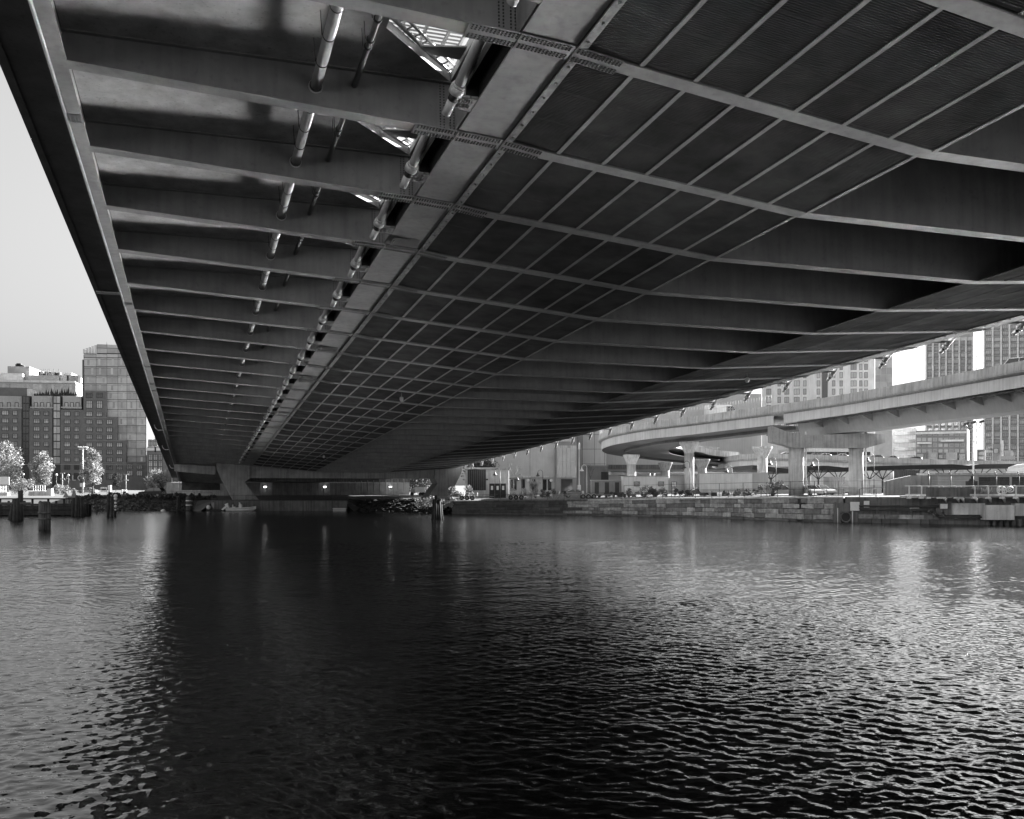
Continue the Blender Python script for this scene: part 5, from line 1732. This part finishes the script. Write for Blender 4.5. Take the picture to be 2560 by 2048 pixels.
# ------------------------------------------------------------------ things on the left bank
Y = 200
q = thing('notice_board', 'large white notice board at the left edge above the dock', 'sign', (xat(8, Y), Y, gz(0)))
B().box(-1.6, 1.25, 0, .1, zat(1212, Y) - gz(0), zat(1192, Y) - gz(0)).build('board', M['white_paint'], q)
for x in (-1.2, .9): B().tube((x, .2, 0), (x, .2, zat(1193, Y) - gz(0)), .06, n=6).build('post', M['dark_metal'], q)
Y = 190
for px0, px1, yt, lab in ((70, 118, 1229, 'pale concrete barrier block behind the timber dock'), (-8, 18, 1231, 'pale concrete block at the left edge behind the dock'), (116, 128, 1222, 'stepped pale concrete block at the end of the barrier')):
    z = gz(0); q = thing('barrier_block', lab, 'barrier', (xat(px0, Y), Y, z - .6))
    L = xat(px1, Y) - xat(px0, Y); h = zat(yt, Y) - z + .6
    B().hexa([(0, 0, 0), (L, 0, 0), (L, 1.2, 0), (0, 1.2, 0), (.05, .15, h), (L - .05, .15, h), (L - .05, 1.05, h), (.05, 1.05, h)]).build('block', M['concrete_light'], q)
    B().box(-.03, L + .03, -.05, 1.25, -.2, .12).build('foot', M['concrete'], q)
def gate(lab, px0, px1, py0, py1, Y):
    z = gz(px0); q = thing('white_gate', lab, 'gate', (xat(px0, Y), Y, z))
    L = xat(px1, Y) - xat(px0, Y); h0, h1 = zat(py1, Y) - z, zat(py0, Y) - z
    for k in range(6): B().box(L * k / 5 - .05, L * k / 5 + .05, 0, .1, 0, h1).build('bar', M['white_paint'], q)
    for f in (0.05, .5, 1): B().box(0, L, .02, .08, h0 + (h1 - h0) * f - .06, h0 + (h1 - h0) * f + .06).build('rail', M['white_paint'], q)
gate('white barred gate behind the concrete barrier', 83, 112, 1213, 1229, 205)
gate('white barred gate under the notice board', -4, 16, 1215, 1230, 205)
for px, w_, py, lab in ((164.5, 15, 1229, 'smaller grey pointed board behind the dock end'), (185, 16, 1223, 'larger grey pointed board behind the dock end')):
    Y = 150; z = 0.0; r = w_ / 2 / FOC * Y
    q = thing('pointed_board', lab, 'sign', (xat(px, Y), Y, zat(1244, Y)))
    h = zat(py, Y) - zat(1244, Y)
    B().prism_y([(-r, 0), (r, 0), (0, h)], 0, .08).build('board', M['brick_mid'], q)
    B().tube((0, .12, -2.9), (0, .12, h * .6), .06, n=6).build('post', M['timber'], q)
for k, px in enumerate((305, 308.5, 312, 316)):
    Y = 235; q = thing('white_bollard', '%s white bollard from the left beside the T-shaped pole near the black car' % ['first', 'second', 'third', 'fourth'][k], 'bollard', (xat(px, Y), Y, gz(px)), 0, 'white bollards beyond the bank')
    B().lathe([(.12, 0), (.12, 1.0), (.06, 1.1)], 10).build('post', M['white_paint'], q); B().lathe([(.14, .7), (.14, .8)], 10).build('band', M['grey_metal'], q)
Y = 235
q = thing('payment_kiosk', 'white upright kiosk with a low sign beside the silver sedan', 'kiosk', (xat(273, Y), Y, gz(273)))
B().box(-.35, .35, 0, .6, 0, zat(1213.5, Y) - gz(273)).build('cabinet', M['white_paint'], q); B().box(-2.2, -.6, .1, .2, .4, 1.6).build('sign_board', M['white_paint'], q); B().box(-2.0, -.8, .08, .099, .85, 1.25).build('sign_text_band', M['dark_metal'], q)

TR = [('round bright tree at the left edge of the photo', 20, 1112, 1212, 90, 225, 3, 1), ('round bright tree behind the concrete barrier', 106, 1131, 1215, 68, 228, 3, 2), ('bright tree right of the car park mast', 232, 1130, 1214, 62, 232, 3, 3)]
for lab, px, py, pb, wpx, Y, k, sd in TR:
    h = zat(py, Y) - gz(px)
    tree('street_tree', lab, xat(px, Y), Y, h * .93, wpx / FOC * Y * .88, 'leaf_pale', .2, 5200, .24, sd, 'bright street trees')
tree('street_tree', 'small bright tree beside the black car at the bridge edge', xat(392, 215), 215, zat(1182, 215) - gz(392), 5.2, 'leaf_pale', .15, 3000, .2, 5, 'bright street trees')
shrub('bright_shrub', 'tall bright shrub between notice board and barrier', xat(52, 196), 196, 3.6, 3.6, 'leaf_pale', 1500, .16, 11)
shrub('bright_shrub', 'wide bright shrub behind the pointed boards', xat(158, 200), 200, 4.2, 2.5, 'leaf_pale', 1800, .17, 12)
tree('dark_conifer', 'dark pointed conifer before the brick block base', xat(290, 300), 300, 6, 4, 'leaf_dark', .1, 1500, .2, 14, narrow=.8)
for k, (px, w_, h_) in enumerate(((250, 4, .9), (300, 5, 1.2), (350, 5, 1.0), (400, 5, 1.3), (440, 4, 1.4), (480, 5, 1.5), (515, 4, 1.2), (225, 3, .8))):
    lab = ['low dark shrub at the dock end of the bank', 'low dark shrub below the T-shaped pole', 'low dark shrub below the black car', 'spreading dark shrub under the bridge edge girder', 'dark shrub behind the slim pile pair', 'dark shrub behind the banded round dolphin', 'dark shrub where the bank meets the quay railing', 'small dark shrub beside the dock piles'][k]
    Yk = shore(px) + 9
    shrub('bank_shrub', lab, xat(px, Yk), Yk, w_, h_, 'leaf_dark', 900, .12, 20 + k, 'dark shrubs on the bank', gz(px) * .85)
gb = B(); rnd = random.Random(31)
for _ in range(9000):
    px = rnd.uniform(170, 545); dd = rnd.uniform(.5, 14); Yk = shore(px) + dd
    z = float(np.interp(dd, [-3, 3, 9, 14], [-1, .5, gz(px) * .85, gz(px)]))
    x = xat(px, Yk); a = rnd.random() * 6.28; l_ = rnd.uniform(.15, .5)
    gb.add([(x - .05 * math.cos(a), Yk - .05 * math.sin(a), z - .05), (x + .05 * math.cos(a), Yk + .05 * math.sin(a), z - .05), (x + rnd.uniform(-.2, .2), Yk + rnd.uniform(-.2, .2), z + l_)], [(0, 1, 2)])
tag(gb.build('bank_grass', M['leaf_dark']), 'rough dark grass and weeds on the bank beside the dock', None, None, 'stuff')

# ------------------------------------------------------------------ plants on the right bank
shrub('pale_bush', 'large pale bush in front of the hut louver', xat(1150, 165), 165, 4.4, 2.6, 'leaf_pale', 2600, .13, 40)
shrub('pale_bush', 'pale bush spilling over the bank beside the pile cluster', xat(1065, 152), 152, 4.0, 2.2, 'leaf_pale', 1500, .13, 41, None, .8)
shrub('pale_bush', 'pale small bush over the wall right of the pile cluster', xat(1120, 150.5), 150.5, 3.2, 2.0, 'leaf_pale', 1200, .12, 42, None, .6)
shrub('pale_bush', 'pale bush below the bare tree beside the trailers', xat(1305, 165), 165, 4.2, 1.9, 'leaf_pale', 1800, .12, 43)
shrub('pale_bush', 'tall thin pale bush against the plant plinth', xat(1340, 172), 172, 2.4, 3.4, 'leaf_pale', 900, .12, 44)
bare_tree('bare_tree', 'pale leafless tree before the brick plant wall', xat(1284, 176), 176, 7.2, seed=3)
bare_tree('bare_tree', 'darker leafless tree below the clad hall', xat(1476, 185), 185, 6.5, 'bark', 6)
tree('background_tree', 'dark tree filling the gap under the bridge by the pier leg', xat(1045, 262), 262, 6.2, 11, 'leaf_mid', .1, 3000, .28, 50)
tree('background_tree', 'dark leafy tree above the hut roof', xat(1205, 215), 215, 8.6, 9, 'leaf_mid', .2, 3000, .26, 51)
for k, (px, Y, w_, h_, lab) in enumerate(((1385, 160, 7, 2.3, 'dark hedge-like shrub below the panelled brick wall'), (1530, 156, 6, 1.5, 'dark shrub before the low storage container'), (1600, 152, 6, 2.0, 'dark shrub at the left corner of the white office trailer'), (1630, 152, 5, 2.5, 'taller dark shrub before the white office trailer'), (1670, 150, 5, 2.0, 'dark shrub before the trailer end module'), (1720, 148, 5, 1.5, 'low dark shrub at the flared column foot'),
                                       (1830, 140, 4, 1.2, 'low dark shrub below the larger trailer'), (1870, 138, 4, 1.5, 'dark shrub at the right end of the larger trailer'), (1925, 135, 4.5, 3.2, 'tall dark shrub left of the two-column pier'), (1560, 150, 5, 1.2, 'low dark shrub behind the long boat trailer'))):
    shrub('bank_shrub', lab, xat(px, Y), Y, w_ * .9, h_ * .72, 'leaf_mid', 1700, .085, 60 + k, 'dark shrubs behind the seawall')

# ------------------------------------------------------------------ white van box under the bridge, rail and rubble details
Yv = 228
q = thing('box_truck', 'white box truck parked beyond the pier under the bridge', 'truck', (xat(1025, Yv), Yv, 1.9))
k = Yv / FOC
B().box(12 * k, 37 * k, 0, 2.4, .8, zat(1218, Yv) - 1.9).build('cargo_box', M['white_paint'], q)
B().box(1 * k, 11.5 * k, .1, 2.3, .6, zat(1221, Yv) - 1.9).build('cab', M['frame_pale'], q)
for x in (5, 26, 33): B().tube((x * k, -.05, .45), (x * k, .3, .45), .45, n=12).build('wheel', M['tyre'], q)

# ------------------------------------------------------------------ station canopy
def canopy():
    Y = 168
    q = thing('station_canopy', 'long dark zigzag station canopy on branching steel posts', 'canopy', (xat(1880, Y), Y, gz(2100)))
    ox, zg = xat(1880, Y), gz(2100)
    K = [(1880, 1163), (1912, 1166), (1975, 1173), (1985, 1166), (2065, 1164.5), (2108, 1169), (2140, 1168), (2200, 1165), (2380, 1161), (2420, 1164), (2446, 1161), (2600, 1159)]
    for (p0, y0), (p1, y1) in zip(K[:-1], K[1:]):
        a, c = xat(p0, Y) - ox, xat(p1, Y) - ox; za, zb = zat(y0, Y) - zg, zat(y1, Y) - zg
        B().hexa([(a, 0, za - .75), (c - .02, 0, zb - .75), (c - .02, 14, zb - .75), (a, 14, za - .75), (a, -.4, za), (c - .02, -.4, zb), (c - .02, 14, zb), (a, 14, za)]).build('roof_panel', M['dark_metal'], q)
    for px in (1935, 2020, 2055, 2105, 2185, 2217, 2300, 2380, 2460, 2540):
        x = xat(px, Y) - ox; zt = zat(1172, Y) - zg
        b = B().tube((x, 2, 0), (x, 2, zt - 1.9), .14, n=6)
        for dx in (-2.2, -.8, .8, 2.2): b.tube((x, 2, zt - 1.9), (x + dx, 2, zt), .08, n=5)
        b.build('branching_post', M['dark_metal'], q)
    B().box(0, xat(2600, Y) - ox, 9, 9.3, 0, 1.4).build('back_wall', M['concrete'], q)
canopy()
# ------------------------------------------------------------------ walkway and service wall on the right
def walkway():
    P0, P1 = 2262, 2720
    q = thing('walkway', 'cantilevered steel walkway with pale posts along the right-hand wall', 'walkway', (0, 0, 0))
    def fy(px): return shore(px) - 1.3
    def p(px, py, dy=0.0): Y = fy(px) + dy; return Vector((xat(px, Y), Y, zat(py, Y)))
    posts = [2262, 2273, 2304, 2322, 2348, 2359, 2391, 2403, 2437, 2471, 2506, 2540, 2574, 2608]
    zdk = lambda px: 1240.5
    for a, c in zip(posts[:-1], posts[1:]):
        A, C_ = p(a, 1240), p(c, 1240)
        dv = Vector((0, 1.5, 0)); up = Vector((0, 0, .16))
        B().hexa([A - up, C_ - up, C_ + dv - up, A + dv - up, A, C_, C_ + dv, A + dv]).build('deck_panel', M['grey_metal'], q)
    for f in (1215.3, 1236.5, 1238.8):
        b = B()
        for a, c in zip(posts[:-1], posts[1:]): b.tube(p(a, f), p(c, f), .045, n=6)
        b.build('rail', M['pipe'], q)
    for px in posts[1:]:
        A = p(px, 1241); T = p(px, 1214)
        B().box(A.x - .06, A.x + .06, A.y - .06, A.y + .06, A.z, T.z).build('post', M['pipe'], q)
        Bp = p(px, 1243, -.05)
        B().box(Bp.x - .22, Bp.x + .22, Bp.y - .1, Bp.y + .3, Bp.z - .18, Bp.z + .06).build('base_bracket', M['pipe'], q)
        if px > 2350:
            E_ = p(px + 7, 1257, 1.25)
            B().hexa([Bp + Vector((-.07, 0, -.2)), Bp + Vector((.07, 0, -.2)), E_ + Vector((.07, 0, 0)), E_ + Vector((-.07, 0, 0)), Bp + Vector((-.07, 0, .05)), Bp + Vector((.07, 0, .05)), E_ + Vector((.07, 0, .5)), E_ + Vector((-.07, 0, .5))]).build('strut', M['pipe'], q)
    b = B()
    px = 2262
    while px < 2608:
        b.tube(p(px, 1237), p(px, 1216), .01, n=4); px += 2.4
    tag(b.build('balusters', M['dark_metal'], q), kind='stuff')
    return fy, p
WFY, WP = walkway()
q = thing('screen_wall', 'dark ribbed screen behind the walkway rail with pale graffiti rings', 'wall', (xat(2316, 108.5), 108.5, 3.0))
L = xat(2620, 108.5) - xat(2316, 108.5)
n = 26
for k in range(n): B().box(L * k / n, L * (k + 1) / n - .015, 0, .12, .2, zat(1218.5, 108.5) - 3.0).build('screen_panel', M['concrete_dark'], q)
def ring(cx, cz, rx, rz_, w=.05):
    b = B(); N_ = 18
    for i in range(N_):
        a0, a1 = 2 * math.pi * i / N_, 2 * math.pi * (i + 1) / N_
        b.tube((cx + rx * math.cos(a0), -.02, cz + rz_ * math.sin(a0)), (cx + rx * math.cos(a1), -.02, cz + rz_ * math.sin(a1)), w, n=5)
    return b
def gp(px, py): return xat(px, 108.5) - q.location.x, zat(py, 108.5) - 3.0
for px, py, rx, rz_ in ((2501, 1221.5, .32, .2), (2502, 1229, .4, .26), (2509, 1222, .2, .16), (2511, 1229, .22, .22), (2525, 1224, .42, .3), (2524, 1224, .18, .12), (2495, 1225, .12, .35)):
    cx, cz = gp(px, py); ring(cx, cz, rx, rz_, .07).build('graffiti_mark', M['white_paint'], q)
for k in range(7):
    cx, cz = gp(2452 + k * 4.2, 1226); B().path([(cx, -.02, cz - .35), (cx + .1, -.02, cz + .35 - .1 * (k % 3)), (cx + .17, -.02, cz - .2)], .022, 5).build('graffiti_mark', M['frame_pale'], q)
# security fence with outward curved posts
q = thing('security_fence', 'tall security fence with curved post tops and wire strands', 'fence', (0, 0, 0))
FP = []
for px in (2323, 2377, 2433, 2491, 2548, 2604):
    Y = 112; x = xat(px, Y); zb = 3.2; zt = zat(1190, Y)
    pts = [(x, Y, zb), (x, Y, zt), (x - .1, Y - .05, zt + .28), (x - .28, Y - .1, zt + .52)]
    B().path(pts, .05, 6).build('post', M['dark_metal'], q); FP.append(x)
for z_, dx in ((zat(1205, 112), 0), (zat(1198, 112), 0), (zat(1190, 112), 0), (zat(1190, 112) + .28, -.1), (zat(1190, 112) + .5, -.27)):
    B().tube((FP[0] + dx, 112, z_), (FP[-1] + dx, 112, z_), .014, n=4).build('wire', M['dark_metal'], q)
q = thing('approach_wall', 'pale sloping concrete wall below the dark container on the right', 'wall', (xat(2212, 128), 128, gz(2250)))
L = xat(2345, 128) - xat(2212, 128); za, zb = zat(1204, 128) - gz(2250), zat(1189, 128) - gz(2250)
for k in range(4):
    f0, f1 = k / 4, (k + 1) / 4
    h0, h1 = (za + (zb - za) * min(1, f0 * 2.2)), (za + (zb - za) * min(1, f1 * 2.2))
    B().hexa([(L * f0, 0, -.2), (L * f1 - .02, 0, -.2), (L * f1 - .02, .5, -.2), (L * f0, .5, -.2), (L * f0, 0, h0), (L * f1 - .02, 0, h1), (L * f1 - .02, .5, h1), (L * f0, .5, h0)]).build('wall_panel', M['concrete'], q)
q = thing('control_house', 'pale low control house with dark window bays behind the security fence', 'building', (xat(2345, 126), 126, gz(2400)))
L = xat(2640, 126) - xat(2345, 126); h = zat(1187, 126) - gz(2400)
B().box(0, L, 0, 6, -.2, h).build('wall', M['render_mid'], q); B().box(-.2, L, -.3, 6.2, h, h + .25).build('roof_slab', M['concrete_light'], q)
for px, w_ in ((2460, 1.4), (2487, 1.4), (2512, 1.2), (2545, 1.6)):
    B().box(xat(px, 126) - xat(2345, 126) - w_ / 2, xat(px, 126) - xat(2345, 126) + w_ / 2, -.06, -.004, .4, h - .3).build('window_bay', M['glass_dark'], q)
q = thing('dark_cabinet', 'black stepped equipment cabinet behind the walkway rail', 'cabinet', (xat(2432, 113.5), 113.5, 3.2))
h = zat(1203, 113.5) - 3.2
B().box(-.58, .58, 0, .6, 0, h).build('body', M['black'], q); B().hexa([(-.3, 0, h), (.3, 0, h), (.3, .5, h), (-.3, .5, h), (-.15, .1, h + .3), (.15, .1, h + .3), (.15, .4, h + .3), (-.15, .4, h + .3)]).build('hood', M['black'], q); B().box(-.1, .1, .1, .3, h + .3, h + .6).build('vent', M['black'], q)
q = thing('white_tank', 'rounded white tank roof behind the fence at the right edge', 'tank', (xat(2565, 140), 140, gz(2560)))
B().lathe([(2.6, 0), (2.6, 3.2), (2.3, 3.9), (1.2, 4.3), (.1, 4.4)], 24).build('shell', M['white_paint'], q); B().tube((0, 0, 4.3), (0, 0, 4.8), .15, n=8).build('vent', M['grey_metal'], q)

# service wall details below the walkway
YS = lambda px: shore(px)
def wall_sign(label, px0, px1, py0, py1, m='white_paint', cat='sign', name='blank_sign'):
    pm = (px0 + px1) / 2; Y = YS(pm) - .45
    q = thing(name, label, cat, (xat(pm, Y), Y, zat((py0 + py1) / 2, Y)), math.atan2(YS(pm + 10) - YS(pm - 10), xat(pm + 10, YS(pm + 10)) - xat(pm - 10, YS(pm - 10))))
    w_, h_ = (px1 - px0) / FOC * Y / 2, (py1 - py0) / FOC * Y / 2
    B().box(-w_, w_, 0, .04, -h_, h_).build('board', M[m], q)
    for s_ in (-.6, .6): B().box(w_ * s_ - .03, w_ * s_ + .03, .041, .44, -.04, .04).build('bracket', M['grey_metal'], q)
    return q
wall_sign('large blank white sign on posts above the outfall', 2126, 2148, 1255, 1277)
wall_sign('smaller white sign with folded corner on the service wall', 2160, 2173, 1252.5, 1269)
wall_sign('wide low white sign on the conduits', 2275, 2297.5, 1270, 1277)
wall_sign('grey junction box above the bent conduits', 2351, 2368, 1260, 1272, 'pipe', 'box', 'junction_box')
q = thing('outfall', 'round storm drain outfall in a dark concrete headwall', 'outfall', (xat(2110, YS(2110)), YS(2110), 0))
ox, oy = q.location.x, q.location.y; k = YS(2110) / FOC
B().box(-1.3, -.62, -.6, -.06, -1, zat(1258, oy)).box(.62, 1.0, -.6, -.06, -1, zat(1258, oy)).box(-.619, .619, -.6, -.06, 1.32, zat(1258, oy)).build('headwall', M['concrete_dark'], q)
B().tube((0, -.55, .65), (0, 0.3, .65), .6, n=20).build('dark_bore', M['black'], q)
b = B()
for i in range(20):
    a0, a1 = 2 * math.pi * i / 20, 2 * math.pi * (i + 1) / 20
    b.tube((.6 * math.cos(a0), -.62, .65 + .6 * math.sin(a0)), (.6 * math.cos(a1), -.62, .65 + .6 * math.sin(a1)), .09, n=6)
b.build('pipe_rim', M['concrete_dark'], q)
for px, py, lab in ((2094, 1271, 'white marker post left of the outfall'), (2131, 1279, 'white marker post right of the outfall')):
    Y = YS(px) - .9; q = thing('marker_post', lab, 'post', (xat(px, Y), Y, 0)); h = zat(py, Y)
    B().tube((0, 0, -.6), (0, 0, h), .055, n=8).build('pole', M['white_paint'], q); B().lathe([(.07, h), (.03, h + .06)], 8).build('cap', M['white_paint'], q)
for k, (px, w_, lab) in enumerate(((2051, 1.0, 'pale float at the left end of the boom'), (2060, .8, 'grey float second from the left on the boom'), (2081, .9, 'pale float left of the left marker post'), (2105, .7, 'pale float before the outfall'), (2131, .7, 'pale float at the right marker post'), (2144, .7, 'grey float right of the marker post'), (2154, .7, 'pale float at the right end of the boom'))):
    Y = wy(1303); q = thing('boom_float', lab, 'float', (xat(px, Y), Y, 0), 0, 'floats of the outfall boom')
    B().tube((-w_ / 2, 0, .06), (w_ / 2, 0, .06), .13, n=10).build('body', M['pipe' if k in (1, 5) else 'frame_pale'], q); B().tube((-w_ / 2 - .12, 0, .06), (w_ / 2 + .12, 0, .06), .04, n=6).build('tie', M['dark_metal'], q)
def conduit(label, pts, r):
    q = thing('conduit', label, 'pipe', (0, 0, 0))
    P = [Vector((xat(px, YS(px) - dy), YS(px) - dy, zat(py, YS(px) - dy))) for px, py, dy in pts]
    B().path(P, r, 8).build('pipe', M['dark_metal'], q)
    b = B()
    for a, c in zip(P[:-1], P[1:]):
        m_ = a.lerp(c, .5); b.box(m_.x - .12, m_.x + .12, m_.y - .0, m_.y + .35, m_.z - .12, m_.z + .12)
    b.build('clip', M['grey_metal'], q)
conduit('upper dark conduit running level along the service wall', [(2148, 1264.5, .5), (2250, 1266, .5), (2348, 1266, .5)], .12)
conduit('middle dark conduit bending down to the waterline', [(2148, 1271, .55), (2240, 1274, .55), (2320, 1273, .55), (2334, 1277, .55), (2348, 1290, .55), (2380, 1293, .55), (2460, 1293.5, .5)], .11)
conduit('lower pale-lit conduit beside the wide low sign', [(2150, 1274, .62), (2240, 1276.5, .62), (2318, 1276, .62), (2331, 1280, .62), (2344, 1292, .62), (2440, 1296, .6)], .08)
conduit('conduit dropping from the junction box to the waterline', [(2358, 1272, .6), (2358, 1284, .6), (2366, 1291, .6), (2430, 1293, .58)], .1)
q = thing('service_block', 'pale stained concrete block above the pile bents at the right', 'wall', (0, 0, 0))
for px0, px1, y0, y1, dy, m in ((2383, 2463, 1258.5, 1287, .6, 'concrete_light'), (2464, 2537, 1263, 1300, 1.2, 'concrete_light'), (2538, 2620, 1259, 1290, .9, 'concrete_light'), (2340, 2382, 1258, 1288, .3, 'concrete_dark')):
    Ya, Yb = YS(px0) - dy, YS(px1) - dy
    a0, a1 = xat(px0, Ya), xat(px1, Yb) - .02
    B().hexa([(a0, Ya, zat(y1, Ya)), (a1, Yb, zat(y1, Yb)), (a1, Yb + dy, zat(y1, Yb)), (a0, Ya + dy, zat(y1, Ya)), (a0, Ya, zat(y0, Ya)), (a1, Yb, zat(y0, Yb)), (a1, Yb + dy, zat(y0, Yb)), (a0, Ya + dy, zat(y0, Ya))]).build('block', M[m], q)
for k in range(7):
    px = 2470 + k * 16; Y = YS(px) - .5
    B().tube((xat(px, Y), Y, -1), (xat(px, Y), Y, zat(1299, Y)), .22, n=8).build('support_pile', M['timber_grey'], q)
# bridge inspection gear and clutter under the deck
for t_, s_, lab in ((16.4, sn(9) + 1, 0), (39.5, sn(6) + 3, 1), (17.5, sn(19), 2)):
    z_ = zc(t_, s_) - .1
    o = B().tube((t_, s_, z_ + .1), (t_, s_, z_ - .25), .03, n=6).build('hanging_lamp', M['grey_metal'], bridge)
    B().lathe([(.1, -.62), (.16, -.5), (.16, -.3), (.08, -.24)], 10, (t_, s_, z_)).build('lamp_body', M['white_paint'], o)
bx_ = B(); zt_ = zk(60) - 18.0
o = None
s_ = sn(9) - .2
B().box(21, 33.6, s_, s_ + .9, zt_ + .9, zt_ + .96).build('inspection_platform', M['grey_metal'], bridge)
for k in range(6):
    x = 21.5 + k * 2.3; B().tube((x, s_, zt_ + .95), (x, s_, SLAB), .05, n=6).build('platform_hanger', M['grey_metal'], bridge)
B().box(21, 33.6, s_ - .02, s_ + .02, zt_ + .5, zt_ + .9).build('platform_rail', M['grey_metal'], bridge)
# frame hanging at the outer girder
x_, s_ = 48.0, sn(3) + 2.6; z_ = zc(47.1, 40)
b = B()
for a, c in (((0, 0, 0), (0, 0, -2.0)), ((.9, 0, 0), (.9, 0, -2.0)), ((0, 0, -2.0), (.9, 0, -2.0)), ((0, 0, -.5), (.9, 0, -.5)), ((0, 0, -1.2), (.9, 0, -1.2))):
    b.tube(Vector(a) + Vector((x_, s_, z_ + .6)), Vector(c) + Vector((x_, s_, z_ + .6)), .05, n=6)
b.build('access_ladder', M['dark_metal'], bridge)
B().box(44.5, 48.5, s_ - .3, s_ + .3, z_ - .02, z_ + .05).build('ladder_bracket', M['dark_metal'], bridge)
# fixtures on the edge girder
for n_, dx in ((22, .5), (29, .5), (17.3, .3)):
    s_ = sn(n_); zf = zc(-3.55, 40)
    B().path([(-3.6, s_, zf + .2), (-4.6, s_, zf + .2), (-4.9, s_, zf + .5), (-5.0, s_, zf + .9)], .06, 6).build('bracket_arm', M['pipe'], bridge)
B().tube((-5.4, sn(19.5), SLAB - .03), (-5.4, sn(19.5), SLAB - 1.6), .02, n=5).box(-5.5, -5.3, sn(19.5) - .1, sn(19.5) + .1, SLAB - 2.4, SLAB - 1.6).build('signal_lamp', M['black'], bridge)
s_ = sn(5.95)
B().box(-5.45, -3.66, s_, s_ + .5, SLAB - .09, SLAB - .031).build('joint_plate', M['pipe'], bridge)
# parapet of the outer side
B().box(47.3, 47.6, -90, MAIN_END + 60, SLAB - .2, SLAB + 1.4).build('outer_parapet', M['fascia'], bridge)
